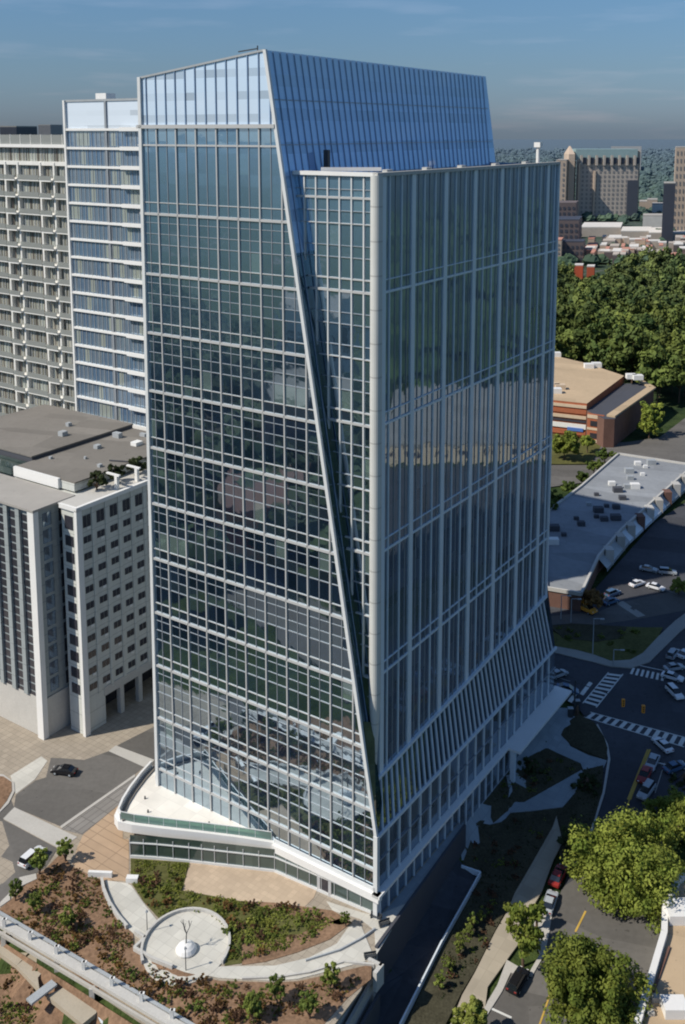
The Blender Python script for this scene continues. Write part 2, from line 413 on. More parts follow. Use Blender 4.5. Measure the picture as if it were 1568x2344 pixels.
# ------------------------------------------------------------------ the glass tower
AL, BD = 44.2, 65.5                                # width along a, depth along b
A1, B1, ZR = 2.0, 2.6, 109.2                       # set-back corner block and its roof
ZF = 20.0                                          # fold line on the shaded side
def S_a(z): return (z - 13.1) * (18.9) / (126.3 - 13.1)
base = W(0, 0, 0)
tower = thing('office_tower', 'tall faceted glass office tower with a leaning triangular crown and one rounded white corner column', 'skyscraper', base)
def bands(part, p, q, z, t, d, mat=M['white_frame'], name='floor_band'):
    """one horizontal band between plan points p and q, proud of the glass"""
    b = MB(); b.bar((p[0], p[1], z), (q[0], q[1], z), d, t); return b.build(name, mat, part)
# front wall
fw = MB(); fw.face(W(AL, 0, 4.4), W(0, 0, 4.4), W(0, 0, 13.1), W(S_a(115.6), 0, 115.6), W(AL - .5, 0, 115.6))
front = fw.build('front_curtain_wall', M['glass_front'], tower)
cw = MB(); cw.face(W(AL - .5, 0, 115.6), W(S_a(115.6), 0, 115.6), W(18.9, 0, 126.3), W(43.4, 0, 123.2)); cw.face(W(AL - .5, .5, 115.6), W(S_a(115.6) + .2, .5, 115.6), W(19.1, .5, 126.2), W(43.4, .5, 123.1))
crown = cw.build('crown_glass', M['glass_crown'], tower, recalc=False)
def roofz(a): return 123.2 + (43.4 - a) * (126.3 - 123.2) / (43.4 - 18.9)
NV = 22
for i in range(1, NV):
    a = AL * i / NV
    z_lo = 4.4
    # upper limit on the front plane
    z_hi = 115.6 if a > S_a(115.6) else 13.1 + a * (126.3 - 13.1) / 18.9
    major = (i % 2 == 0)
    b = MB(); w = .22 if major else .09; d = .24 if major else .10
    b.bar(W(a, -d / 2, z_lo), W(a, -d / 2, min(z_hi, 115.6)), w, d, (dB[0], dB[1], 0)); b.build('mullion' if major else 'thin_mullion', M['front_frame'] if major else M['mullion'], front)
    if a > S_a(115.6):
        zt = roofz(a) if a > 18.9 else 13.1 + a * (126.3 - 13.1) / 18.9
        b = MB(); b.bar(W(a, -.1, 115.6), W(a, -.1, zt), .15, .12, (dB[0], dB[1], 0)); b.build('mullion', M['slope_fin'], crown)
lev = []
for k in range(-1, 10):
    z = Z1 + 9.48 * k
    lev.append((z, .38, .24)); lev.append((z + 1.75, .12, .12))
    lev.append((z + 4.74, .10, .10)); lev.append((z + 6.4, .08, .08)); lev.append((z + 8.1, .07, .07))
lev = [q for q in lev if 5 < q[0] < 103.5] + [(104.2, .12, .12), (113., .26, .2), (115.8, .55, .4)]
for z, t, d in lev:
    a0 = S_a(z) if z > 13.1 else 0.
    p = W(AL, -d / 2); q = W(a0 + .05, -d / 2)
    bands(front if z < 114 else crown, p, q, z, t, d, name='floor_band' if t > .15 else 'glazing_bar', mat=M['front_frame'] if t > .11 else M['mullion'])
# edges of the front wall
b = MB(); b.bar(W(AL + .05, -.1, 0), W(43.4, -.1, 123.3), .6, .6, (dB[0], dB[1], 0)); b.build('edge_trim', M['white_frame'], tower)
b = MB(); b.bar(W(0, -.05, 13.1), W(18.9, -.05, 126.35), .52, .45, (dB[0], dB[1], 0)); b.build('edge_trim', M['white_frame'], tower)
b = MB(); b.bar(W(0, 0, 0), W(0, 0, 13.3), .7, .7, (dB[0], dB[1], 0)); b.build('edge_trim', M['white_frame'], tower)
b = MB(); b.bar(W(18.9, -.05, 126.3), W(43.4, -.05, 123.2), .3, .3); b.build('coping', M['grey_metal'], tower)
# leaning side wall of the tall slab
S0, S1 = (0., 13.1), (18.9, 126.3)
bt = 68.5
sw = MB(); sw.face(W(S_a(60), B1, 60), W(S_a(60), 66.5, 60), W(18.8, bt, 125.7), W(18.9, B1, 126.3)); sw.face(W(S_a(98), 0, 98), W(S_a(98), B1, 98), W(18.9, B1, 126.3), W(18.9, 0, 126.3))
slope = sw.build('leaning_curtain_wall', M['glass_slope'], tower, recalc=False)
sw = MB(); sw.face(W(0, 0, 13.1), W(.2, B1 + .2, 13.1), W(S_a(98), B1 + .2, 98), W(S_a(98), 0, 98)); sw.build('recess_side_wall', M['glass_recess'], tower, recalc=False)
nb = 42
nrm = Vector((W(0, 0, 0)[0] - W(S_a(60), 0, 0)[0], 0, 0))
for i in range(1, nb):
    bb = 66.5 * i / nb
    z0 = 107. if bb > 10 else 13.1 + bb * 9
    b = MB(); sl = Vector((-dA[0], -dA[1], S_a(60) / 47.)).normalized() * .1
    p = Vector(W(S_a(z0), bb, z0)) + sl; q = Vector(W(S_a(126.2 - .6 * bb / 66), bb * 68.5 / 66.5, 126.2 - .6 * bb / 66)) + sl
    b.bar(p, q, .10, .10, sl); b.build('fin', M['slope_fin'], slope)
for z in (113.2, 119.5):
    b = MB(); p = Vector(W(S_a(z), .3, z)) + sl * .5; q = Vector(W(S_a(z), 67.5, z)) + sl * .5; b.bar(p, q, .1, .12, sl); b.build('glazing_bar', M['mullion'], slope)
# rear and left walls of the tall slab, roof deck
rw = MB()
rw.face(W(AL, 0, 0), W(AL, 66.5, 0), W(43.4, 68.5, 122.6), W(43.4, 0, 123.2))
rw.face(W(AL, 66.5, 0), W(0, 66.5, 0), W(0, 66.5, 13.1), W(18.8, bt, 125.7), W(43.4, 68.5, 122.6))
rw.build('rear_curtain_wall', M['glass_side'], tower)
b = MB(); b.face(W(AL - .3, .4, 112.7), W(S_a(112.7) + .3, .4, 112.7), W(S_a(112.7) + .3, 66.2, 112.7), W(AL - .3, 66.2, 112.7)); b.build('roof_deck', M['roof_grey'], tower)
# corner block: set-back front face and shaded side
c2f = MB()
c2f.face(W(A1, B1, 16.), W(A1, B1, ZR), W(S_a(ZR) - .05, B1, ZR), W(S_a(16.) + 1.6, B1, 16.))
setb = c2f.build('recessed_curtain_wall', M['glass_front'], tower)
i = 1
while A1 + 2.0136 * i < 16:
    a = A1 + 2.0136 * i; z0 = max(16., 13.1 + a * (126.3 - 13.1) / 18.9 )
    b = MB(); b.bar(W(a, B1 - .12, 22. + (a - A1) * 6.), W(a, B1 - .12, ZR), .2, .24, (dB[0], dB[1], 0)); b.build('mullion', M['white_frame'], setb); i += 1
for z, t, d in [(Z1 + 9.48 * k + o, t, d) for k in range(0, 10) for o, t, d in ((0, .34 if k % 2 == 0 else .12, .3), (1.75, .2 if k % 2 == 0 else .08, .2), (4.74, .1, .14), (6.4, .08, .12))] + [(106., .3, .3)]:
    if z > 17 and z < ZR and S_a(z) > A1 + .3:
        bands(setb, W(A1 + .6, B1 - .1), W(S_a(z) - .1, B1 - .1), z, t, d, name='floor_band' if t > .15 else 'glazing_bar', mat=M['front_frame'] if t > .11 else M['mullion'])
# shaded side: vertical above the fold, leaning out below it
sd = MB(); sd.face(W(A1, B1, ZF), W(A1, BD, ZF + 4), W(A1, BD, ZR), W(A1, B1, ZR))
side = sd.build('side_curtain_wall', M['glass_side'], tower)
fo = MB()
for i in range(42):
    j = i + 1; q0, q1 = 66.5 * i / 42., 66.5 * j / 42.; r0, r1 = B1 + (BD - B1) * i / 42., B1 + (BD - B1) * j / 42.
    fo.face(W(A1, r0, ZF + 4 * i / 42.), W(0, q0, 13.1), W(0, q1, 13.1), W(A1, r1, ZF + 4 * j / 42.))
fo.face(W(0, 0, 13.1), W(A1, B1, ZF), W(A1 + .1, B1, ZR - 80), W(S_a(30), .8, 30))
fold = fo.build('folded_curtain_wall', M['glass_fold'], tower)
lo = MB(); lo.face(W(0, 0, 4.4), W(0, 66.5, 4.4), W(0, 66.5, 13.1), W(0, 0, 13.1))
lows = lo.build('base_curtain_wall', M['glass_side'], tower)
side_n = (-dA[0], -dA[1], 0)
for i in range(1, 40):
    bb = B1 + (BD - B1) * i / 39.; major = (i % 6 == 0 or i == 1); zf = ZF + 4 * (bb - B1) / (BD - B1)
    strong = (i % 2 == 0)
    w = 1.05 if major else (.20 if strong else .12)
    b = MB(); d = .22 if major else .18 if strong else .1
    b.bar(W(A1 - d / 2, bb, zf), W(A1 - d / 2, bb, ZR - .2), w, d, side_n); b.build('fin' if major else 'mullion' if strong else 'thin_mullion', M['fin'] if (major or strong) else M['mullion'], side)
for i in range(1, 42):
    bb = 66.5 * i / 42.; zf = ZF + 4 * i / 42.; bt2 = B1 + (BD - B1) * i / 42.
    b = MB(); b.bar(W(A1 - .12, bt2, zf), W(-.12, bb, 13.1), .22, .26, side_n); b.build('mullion', M['fin'], fold)
    if i % 2 == 0:
        b = MB(); b.bar(W(-.12, bb, 13.1), W(-.12, bb, 4.4), .22, .26, side_n); b.build('mullion', M['fin'], lows)
for z, t in ((92.94, .42), (94.7, .16), (73.98, .42), (75.7, .16), (55.02, .42), (56.8, .16), (36.06, .42), (37.8, .16)):
    b = MB(); b.bar(W(A1 - .1, B1, z), W(A1 - .1, BD, z), .2, t * .75); b.build('floor_band', M['fin'], side)
b = MB(); b.bar(W(A1 - .25, B1, ZF), W(A1 - .25, BD, ZF + 4), .5, .5); b.build('floor_band', M['fin'], fold)
b = MB(); b.bar(W(-.2, 0, 13.1), W(-.2, 66.6, 13.1), .4, .45); b.build('floor_band', M['fin'], lows)
b = MB(); b.bar(W(-.15, 0, 8.9), W(-.15, 66.6, 8.9), .2, .12); b.build('glazing_bar', M['mullion'], lows)
b = MB(); b.bar(W(A1 - .1, BD, ZF + 4), W(A1 - .1, BD, ZR), .5, .5, side_n); b.build('edge_trim', M['fin'], tower)
# far end of the corner block
b = MB(); b.face(W(A1, BD, ZF), W(A1, BD, ZR), W(17, BD, ZR), W(6, BD, ZF)); b.face(W(0, 66.5, 0), W(0, 66.5, 13.1), W(A1, BD, ZF + 4), W(12, 66.4, ZF + 4), W(12, 66.4, 0)); b.build('rear_curtain_wall', M['glass_side'], tower)
# white corner column, tapering into the fold at its foot
cc = W(A1 + .1, B1 + .1)
b = MB(); b.tube((cc[0], cc[1], 33), (cc[0], cc[1], ZR), .85, .85, 20); b.tube((cc[0], cc[1], 19.), (cc[0], cc[1], 33), .2, .85, 20)
b.build('corner_column', M['column'], tower, smooth=False)
# flat roof of the corner block with white coping and track
b = MB(); b.face(W(A1 + .2, B1 + .2, ZR - .5), W(S_a(ZR) + .2, B1 + .2, ZR - .5), W(S_a(ZR) + .2, BD - .2, ZR - .5), W(A1 + .2, BD - .2, ZR - .5)); b.build('roof_deck', M['roof_pale'], tower)
b = MB(); b.bar(W(S_a(ZR) - .1, B1 - .05, ZR + .1), W(A1 - .2, B1 - .05, ZR + .1), .9, .55); b.build('coping', M['white_panel'], tower)
b = MB(); b.bar(W(A1 - .05, B1 - .5, ZR + .1), W(A1 - .05, BD, ZR + .1), .8, .5); b.build('coping', M['pale_concrete'], tower)
for bb in (6, 17, 28, 40, 52):
    b = MB(); b.abox(A1 + .5, A1 + 1.3, bb, bb + 1.5, ZR - .4, ZR + .65); b.build('roof_hatch', M['column'], tower)
b = MB(); b.tube(W(5, 63, ZR), W(5, 63, ZR + 3.4), .35, .35, 8); b.abox(4.4, 5.6, 62.4, 63.6, ZR + 3, ZR + 3.9); b.build('roof_vent', M['white_panel'], tower)
b = MB(); b.bar(W(12, 3.6, ZR + .6), W(5, 8.5, ZR + .6), .5, .5); b.build('roof_rail', M['white_panel'], tower)
b = MB(); b.abox(14.6, 15.4, 9, 9.6, ZR - .4, ZR + 3.2); b.build('roof_ladder', M['dark_metal'], tower)
b = MB(); b.tube(W(20.5, .3, 126), W(20.5, .3, 127.), .1, .1, 6).bar(W(20.5, .3, 126.6), W(24, .3, 126.3), .16, .16); b.build('roof_rail', M['dark_metal'], tower)
# ground floor canopy slab on the shaded side and front
b = MB(); b.abox(-1.1, .2, -.9, 43., 3.9, 4.35); b.abox(-3.4, .2, 43., 67.6, 3.9, 4.35); b.build('canopy', M['white_panel'], tower)
b = MB(); b.abox(-.9, 18.9, -.9, .15, 3.2, 4.35); b.build('canopy', M['white_panel'], tower)
b = MB(); b.abox(0, 18.9, -.35, -.15, 4.36, 5.0); b.build('light_shelf', M['white_frame'], tower)
# curved terrace slab on the left of the front
def terr(z, grow=0.):
    pts = [(18.9, -.4), (24.5, -2.6), (30., -5.), (36., -7.8), (40.6, -9.8), (43.0, -10.5), (44.6, -9.8), (46.0, -7.4), (47.4, -4.2), (48.6, -.4), (49.4, 3.2), (44.3, 3.2), (44.3, .15), (18.9, .15)]
    return pts
def smooth_closed(p, n=5):
    return p
tp = terr(0)
b = MB(); b.hexa([W(a, q, 2.9) for a, q in tp], [W(a, q, 4.4) for a, q in tp]); ts = b.build('terrace_slab', M['white_panel'], tower)
inner = [(19.5, -.1), (24.5, -2.1), (30, -4.5), (36, -7.2), (40.6, -9.2), (42.9, -9.9), (44.2, -9.2), (45.5, -7.0), (46.8, -4.0), (48.0, -.4), (48.8, 2.9), (44.7, 2.9), (44.7, -.1)]
b = MB(); b.face(*[W(a, q, 4.42) for a, q in inner]); b.build('terrace_floor', M['terrace'], ts)
b = MB()
for p, q in zip(inner[:5], inner[1:6]): 
    P = Vector(W(*p, 5.15)); Q = Vector(W(*q, 5.15)); b.bar(P, Q, .05, 1.3)
rg = b.build('glass_railing', M['rail_glass'], ts)
b = MB()
for p, q in zip(inner[:5], inner[1:6]): b.bar(W(*p, 5.86), W(*q, 5.86), .12, .1)
L = [Vector(W(*p, 4.4)) for p in inner[:6]]
for p, q in zip(L, L[1:]):
    n = max(1, round((q - p).length / 2.2))
    for j in range(n): c = p.lerp(q, j / n); b.bar(c, c + Vector((0, 0, 1.45)), .08, .08)
b.build('railing_post', M['white_frame'], ts)
b = MB()
for p, q in zip(inner[5:10], inner[6:11]): b.bar(W(*p, 4.95), W(*q, 4.95), .35, 1.1)
b.build('parapet', M['white_panel'], ts)
b = MB()
sh = [(a - .75, q + .1) for a, q in inner[5:11]]
for p, q in zip(sh, sh[1:]): b.bar(W(*p, 4.55), W(*q, 4.55), .7, .22)
b.build('planter_strip', M['roof_grey'], ts)
for a, q in ((40.5, -6.2), (30.2, -2.8), (43.4, -4.0)):
    b = MB(); b.tube(W(a, q, 4.42), W(a, q, 4.9), .16, .12, 8); b.build('floor_lamp', M['dark_metal'], ts)
# ground floor glazing under the terrace, following a soft curve
sp = top(c8, (745, 752), (900, 762), (1080, 780), (1300, 805), (1568, 836)) + top(c7, (450, 890), (780, 1030))
b = MB()
for p, q in zip(sp, sp[1:]): b.face((p[0], p[1], 0), (q[0], q[1], 0), (q[0], q[1], 3.9), (p[0], p[1], 3.9))
shop = b.build('storefront_glazing', M['glass_shop'], tower)
for p, q in zip(sp, sp[1:]):
    P = Vector((p[0], p[1], 0)); Q = Vector((q[0], q[1], 0)); n = max(2, round((Q - P).length / 2.4))
    for j in range(n):
        c = P.lerp(Q, j / n); b = MB(); b.bar(c + Vector((-.05, -.06, 0)), c + Vector((-.05, -.06, 3.3)), .1, .1); b.build('mullion', M['white_frame'], shop)
b = MB()
for p, q in zip(sp, sp[1:]): b.bar((p[0] - .05, p[1] - .1, .2), (q[0] - .05, q[1] - .1, .2), .25, .4); b.bar((p[0] - .05, p[1] - .1, 2.6), (q[0] - .05, q[1] - .1, 2.6), .2, .14)
b.build('sill', M['white_frame'], shop)
ed = top(c7, (430, 880), (500, 915))
for p in ed:
    b = MB(); b.bar((p[0], p[1], 0), (p[0], p[1], 3.2), .45, .45); b.build('door_post', M['white_panel'], tower)
dm = ((ed[0][0] + ed[1][0]) / 2, (ed[0][1] + ed[1][1]) / 2)
b = MB(); b.bar((ed[0][0], ed[0][1] + .05, 1.3), (ed[1][0], ed[1][1] + .05, 1.3), .12, 2.6); b.build('door', M['window_dark'], tower)
g0 = W(-.3, 0); b = MB(); b.face(W(-.25, .3, 0), W(-.25, 43, -3.6), W(-.25, 43, 3.9), W(-.25, .3, 3.9)); b.face(W(-.25, 43, -3.8), W(-.25, 66.4, -2), W(-.25, 66.4, 3.9), W(-.25, 43, 3.9))
gs = b.build('storefront_glazing', M['glass_side'], tower)
for i in range(0, 27):
    bb = .5 + i * 2.5
    b = MB(); b.bar(W(-.35, bb, -4.), W(-.35, bb, 3.9), .2, .2, side_n); b.build('mullion', M['fin'], gs)
b = MB(); b.abox(-2.2, -1.4, 43.2, 44., -4.5, 3.9); b.build('canopy_column', M['fin'], tower)
b = MB(); b.abox(-.3, -.1, 24, 66.4, -6., -3.4); b.build('plinth', M['fin'], tower)

# ------------------------------------------------------------------ plaza and its walls
plz = [W(-3.2, -4.9)[:2], W(-1.7, 25.)[:2], W(0, 25.2)[:2], W(.3, 66)[:2], W(47, 68)[:2], W(60, 110)[:2], W(175, 110)[:2], W(175, -31.5)[:2], W(-5.5, -31.5)[:2], W(-5.2, -12)[:2]]
o = drape('plaza', plz, h_top, 0., M['plaza'], skirt=.35, step=6.); tag(o, kind='structure')
rwl = [W(-3.3, -4.9), W(-1.8, 25.1)]
b = MB(); b.hexa([W(-3.35, -4.9, -9), W(-2.9, -4.9, -9), W(-1.4, 25.2, -9), W(-1.8, 25.2, -9)], [W(-3.35, -4.9, .35), W(-2.9, -4.9, .35), W(-1.4, 25.2, .35), W(-1.8, 25.2, .35)])
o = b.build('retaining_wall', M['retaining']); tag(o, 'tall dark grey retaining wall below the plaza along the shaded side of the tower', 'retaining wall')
b = MB(); b.hexa([W(-3.35, -4.9, -9), W(-2.9, -4.9, -9), W(-5.9, -32, -9), W(-6.4, -32, -9)], [W(-3.35, -4.9, -.2), W(-2.9, -4.9, -.2), W(-5.9, -32, -1.2), W(-6.4, -32, -1.2)])
o = b.build('retaining_wall', M['concrete']); tag(o, 'stepped concrete retaining wall at the lower right corner of the mulched garden', 'retaining wall')
for k in range(2):
    b = MB(); a0 = -4.2 - 1.1 * k; b.hexa([W(a0, -8., -9), W(a0 - .45, -8, -9), W(a0 - 3.4, -32, -9), W(a0 - 2.9, -32, -9)], [W(a0, -8, -1.8 - 1.6 * k), W(a0 - .45, -8, -1.8 - 1.6 * k), W(a0 - 3.4, -32, -3. - 1.6 * k), W(a0 - 2.9, -32, -3. - 1.6 * k)])
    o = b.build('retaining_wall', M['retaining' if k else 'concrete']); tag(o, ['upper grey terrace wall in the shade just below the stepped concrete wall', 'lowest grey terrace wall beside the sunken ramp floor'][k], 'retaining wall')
b = MB(); b.abox(-5.6, -3.4, -7.6, -7.1, -2.5, .5).abox(-5.8, -5.2, -9., -7.1, -2.5, .5)
o = b.build('end_wall', M['pale_concrete']); tag(o, 'short pale concrete wall end where the plaza path meets the sunken ramp', 'wall')
# sunken ramp floor and its parapet
rp = [G(*c7(1310, 700)), G(*c7(1440, 800)), G(*c7(1200, 1240)), G(*c7(950, 1719)), G(*c7(700, 1750)), W(-4., -8)[:2], W(-3., -4.9)[:2], W(-1.7, 24.9)[:2]]
o = drape('ramp_floor', rp, h_low, .35, M['dark_asphalt'], skirt=.8); tag(o, kind='structure')
def wall_run(name, pts, h, w, ht, mat, label, cat, base_drop=1.):
    b = MB()
    for p, q in zip(pts, pts[1:]):
        n = max(1, int(math.hypot(q[0] - p[0], q[1] - p[1]) / 4))
        for j in range(n):
            x0 = p[0] + (q[0] - p[0]) * j / n; y0 = p[1] + (q[1] - p[1]) * j / n; x1 = p[0] + (q[0] - p[0]) * (j + 1) / n; y1 = p[1] + (q[1] - p[1]) * (j + 1) / n
            z0 = h(x0, y0); z1 = h(x1, y1)
            d = Vector((y1 - y0, x0 - x1)).normalized() * w / 2
            b.hexa([(x0 - d.x, y0 - d.y, z0 - base_drop), (x0 + d.x, y0 + d.y, z0 - base_drop), (x1 + d.x, y1 + d.y, z1 - base_drop), (x1 - d.x, y1 - d.y, z1 - base_drop)],
                   [(x0 - d.x, y0 - d.y, z0 + ht), (x0 + d.x, y0 + d.y, z0 + ht), (x1 + d.x, y1 + d.y, z1 + ht), (x1 - d.x, y1 - d.y, z1 + ht)])
    o = b.build(name, mat); tag(o, label, cat); return o
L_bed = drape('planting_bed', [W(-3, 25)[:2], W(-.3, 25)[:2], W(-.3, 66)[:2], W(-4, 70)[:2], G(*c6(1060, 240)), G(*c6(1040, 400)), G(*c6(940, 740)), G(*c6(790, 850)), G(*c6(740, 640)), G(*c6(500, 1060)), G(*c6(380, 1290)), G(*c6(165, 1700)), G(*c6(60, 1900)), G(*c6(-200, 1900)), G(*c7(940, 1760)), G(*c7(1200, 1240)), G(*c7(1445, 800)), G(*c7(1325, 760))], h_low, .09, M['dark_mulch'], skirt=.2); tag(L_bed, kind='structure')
wall_run('ramp_parapet', [G(*c7(1325, 760)), G(*c7(1445, 800)), G(*c7(1200, 1240)), G(*c7(940, 1760))], h_low, .25, 1.1, M['fin'], 'thin pale blue parapet along the outer edge of the sunken ramp', 'parapet')

# paving of the plaza level
def S(name, c, pts, dz, mat, h=h_top, conv=top, sk=.12, st=0):
    o = drape(name, conv(c, *pts), h, dz, mat, skirt=sk, step=st); tag(o, kind='structure'); return o
S('road', c8, [(90, 400), (200, 318), (262, 300), (290, 188), (350, 190), (480, 200), (620, 150), (700, 100), (860, 20), (900, 0), (905, -60), (960, -60), (960, 250), (820, 240), (760, 290), (350, 580), (80, 470)], .03, M['asphalt'])
S('road', c8, [(-260, 380), (20, 540), (330, 705), (262, 812), (200, 850), (120, 870), (60, 960), (-80, 1080), (-400, 1100), (-400, 480)], .03, M['asphalt'])
S('road', c8, [(-260, 250), (0, 400), (60, 420), (80, 470), (20, 540), (-200, 430)], .03, M['asphalt'])
S('crosswalk', c8, [(18, 535), (82, 470), (440, 640), (345, 708)], .06, M['kerb'])
S('crosswalk', c8, [(620, 150), (660, 118), (880, 200), (850, 240), (820, 240)], .06, M['kerb'])
S('kerb_line', c8, [(345, 578), (350, 592), (772, 295), (768, 283)], .09, M['kerb'])
S('paver_band', c8, [(352, 596), (772, 297), (745, 400), (470, 625)], .05, M['grey_pavers'])
S('tan_plaza', c8, [(475, 625), (748, 400), (700, 560), (700, 650), (735, 655), (735, 890), (600, 888), (410, 805), (440, 700)], .05, M['tan_pavers'])
S('forecourt', c8, [(1085, 785), (1568, 836), (1700, 860), (1810, 930), (1790, 985), (1730, 1045), (1400, 1010), (1040, 945)], .05, M['forecourt'])
S('pavement', c7, [(480, 950), (700, 1020), (790, 1040), (990, 960), (820, 1240), (790, 1290), (780, 1130), (690, 1060), (520, 1010)], .05, M['walk'])
S('pavement', c8, [(60, 290), (235, 180), (270, 205), (200, 310), (90, 395)], .05, M['walk'])
# shaded strip of paving between tower and retaining wall
o = drape('pavement', [W(-.3, 26)[:2], W(-3.4, 26)[:2], W(-4.4, 44)[:2], W(-5., 68)[:2], W(-.3, 68)[:2]], h_low, .2, M['cool_walk'], .3, 4.); tag(o, kind='structure')
o = drape('pavement', [W(-3., -4.9)[:2], W(-.5, -1)[:2], W(-.5, 25)[:2], W(-1.6, 25)[:2]], h_top, .04, M['cool_walk'], .1, 0); tag(o, kind='structure')
# left curbed island
for k, (lab, dz, m, g) in enumerate((('kerb_island', .14, 'kerb', 0), ('planted_island', .2, 'mulch', 1))):
    S(lab, c8, [(-60 + g * 0, 278 + g * 14), (20, 285 + g * 14), (80 - g * 14, 330), (84 - g * 16, 380), (50 - g * 12, 450 - g * 12), (0, 500 - g * 14), (-80, 500 - g * 14)], dz, M[m])
S('kerb_line', c8, [(0, 1015), (55, 960), (58, 1000), (0, 1040)], .12, M['kerb'])
S('kerb_line', c8, [(110, 872), (205, 850), (210, 880), (125, 920)], .12, M['kerb'])

# mulched garden in front
S('mulch_garden', c8, [(410, 808), (500, 850), (580, 885), (600, 960), (640, 1040), (720, 1160), (760, 1190), (760, 1280), (870, 1340), (1050, 1410), (1250, 1460), (1568, 1470), (1700, 1462), (1890, 1420), (2120, 1365), (2115, 1450), (1980, 1560), (1800, 1760), (1300, 1800), (1000, 1720), (500, 1470), (0, 1120), (-40, 1080), (60, 1000), (190, 870), (270, 810), (350, 730)], .06, M['mulch'], st=6.)
S('mulch_garden', c8, [(745, 762), (1080, 785), (1040, 945), (1400, 1010), (1730, 1045), (1810, 1075), (1950, 1110), (1920, 1150), (1740, 1260), (1568, 1330), (1280, 1375), (1300, 1260), (1290, 1180), (1180, 1100), (1060, 1078), (920, 1118), (820, 1010), (745, 895)], .06, M['grass'])
S('mulch_bed', c7, [(-50, 1215), (100, 1210), (300, 1160), (560, 1060), (640, 1085), (500, 1190), (300, 1270), (100, 1330), (-50, 1350)], .09, M['mulch'])
S('mulch_bed', c7, [(300, 980), (520, 1010), (640, 1085), (560, 1100), (300, 1050), (100, 990), (-60, 950), (150, 960)], .09, M['mulch'])
# pale walkway and round plaza
S('walkway', c8, [(600, 888), (725, 905), (750, 920), (820, 1020), (905, 1130), (860, 1190), (830, 1230), (760, 1190), (720, 1150), (640, 1040)], .1, M['walk'])
S('walkway', c8, [(1250, 1380), (1568, 1375), (1760, 1330), (1920, 1250), (1990, 1150), (2060, 1150), (2100, 1250), (2130, 1320), (2100, 1345), (1900, 1400), (1700, 1450), (1568, 1462), (1250, 1445), (1180, 1430)], .1, M['walk'])
circ = G(*c8(1060, 1265), h_top)
C0 = Vector((circ[0], circ[1], 0))
pts = [(C0.x + 6.1 * math.cos(t * math.pi / 20), C0.y + 6.6 * math.sin(t * math.pi / 20)) for t in range(40)]
o = drape('round_plaza', pts, h_top, .13, M['walk'], .3, 0); tag(o, kind='structure')
def arc_wall(name, c, pts, w, ht, mat, label, h=h_top):
    P = top(c, *pts) if h is h_top else low(c, *pts)
    return wall_run(name, P, h, w, ht, mat, label, 'low wall', .5)
b = MB()
for t in range(-3, 23):
    g0, g1 = t * math.pi / 20, (t + 1) * math.pi / 20
    p = C0 + Vector((6.2 * math.cos(g0), 6.7 * math.sin(g0), 0)); q = C0 + Vector((6.2 * math.cos(g1), 6.7 * math.sin(g1), 0)); b.bar(p + Vector((0, 0, .3)), q + Vector((0, 0, .3)), .35, .6)
o = b.build('seat_wall', M['pale_concrete']); tag(o, 'curved pale seat wall around the upper rim of the round plaza', 'low wall')
arc_wall('seat_wall', c8, [(580, 890), (592, 950), (625, 1030), (670, 1100), (725, 1165)], .4, .7, M['pale_concrete'], 'curved concrete wall along the left edge of the walkway to the round plaza')
arc_wall('seat_wall', c8, [(770, 1190), (828, 1228), (765, 1285), (870, 1345), (985, 1390)], .4, .6, M['pale_concrete'], 'kinked pale wall with a notch at the left rim of the round plaza')
arc_wall('seat_wall', c7, [(-50, 1440), (180, 1432), (380, 1400), (590, 1335), (780, 1355)], .3, .35, M['pale_concrete'], 'low kerb wall along the lower edge of the curved walkway')
arc_wall('seat_wall', c7, [(785, 1130), (700, 1190), (560, 1265), (350, 1330)], .2, .4, M['grey_metal'], 'thin dark edging along the inner curve of the walkway')
arc_wall('seat_wall', c8, [(505, 862), (640, 868)], .5, .9, M['white_panel'], 'white wall block at the upper left end of the curved walkway')
arc_wall('seat_wall', c8, [(722, 890), (788, 892)], .9, .8, M['white_panel'], 'white wall block at the upper right end of the curved walkway')
# sculpture
sq = G(*c8(1062, 1290), h_top)
t = thing('garden_sculpture', 'white dome shaped fountain stone with thin dark branches rising from it on the round plaza', 'sculpture', (sq[0], sq[1], .13))
b = MB()
prof = [(1.45, 0), (1.5, .25), (1.25, .7), (.8, 1.05), (.3, 1.2)]
for (r0, z0), (r1, z1) in zip(prof, prof[1:]): b.tube((sq[0], sq[1], .13 + z0), (sq[0], sq[1], .13 + z1), r0, r1, 18)
b.build('stone', M['white_panel'], t)
b = MB(); random.seed(3)
def twig(b, p, d, l, r, k):
    q = p + d * l; b.tube(p, q, r, r * .7, 6)
    if k:
        for _ in range(3): twig(b, q, (d + Vector((random.uniform(-.8, .8), random.uniform(-.8, .8), random.uniform(-.1, .5)))).normalized(), l * .75, r * .65, k - 1)
twig(b, Vector((sq[0], sq[1], 1.2)), Vector((.05, .1, 1)).normalized(), 1.5, .10, 2)
b.build('branch', M['dark_metal'], t)
for x, y in ((840, 1185), (1060, 1400)):
    p = G(*c8(x, y), h_top); t = thing('lamp_post', {1085: 'slim dark lamp post at the top rim of the round plaza', 840: 'slim dark lamp post left of the round plaza beside the notch in the wall', 1060: 'slim dark lamp post at the lower rim of the round plaza'}[x], 'lamp post', (p[0], p[1], 0))
    b = MB(); b.tube((p[0], p[1], 0), (p[0], p[1], 3.4), .07, .05, 8); b.build('pole', M['dark_metal'], t)
    b = MB(); b.tube((p[0], p[1], 3.4), (p[0], p[1], 3.7), .22, .1, 10); b.build('lamp_head', M['grey_metal'], t)
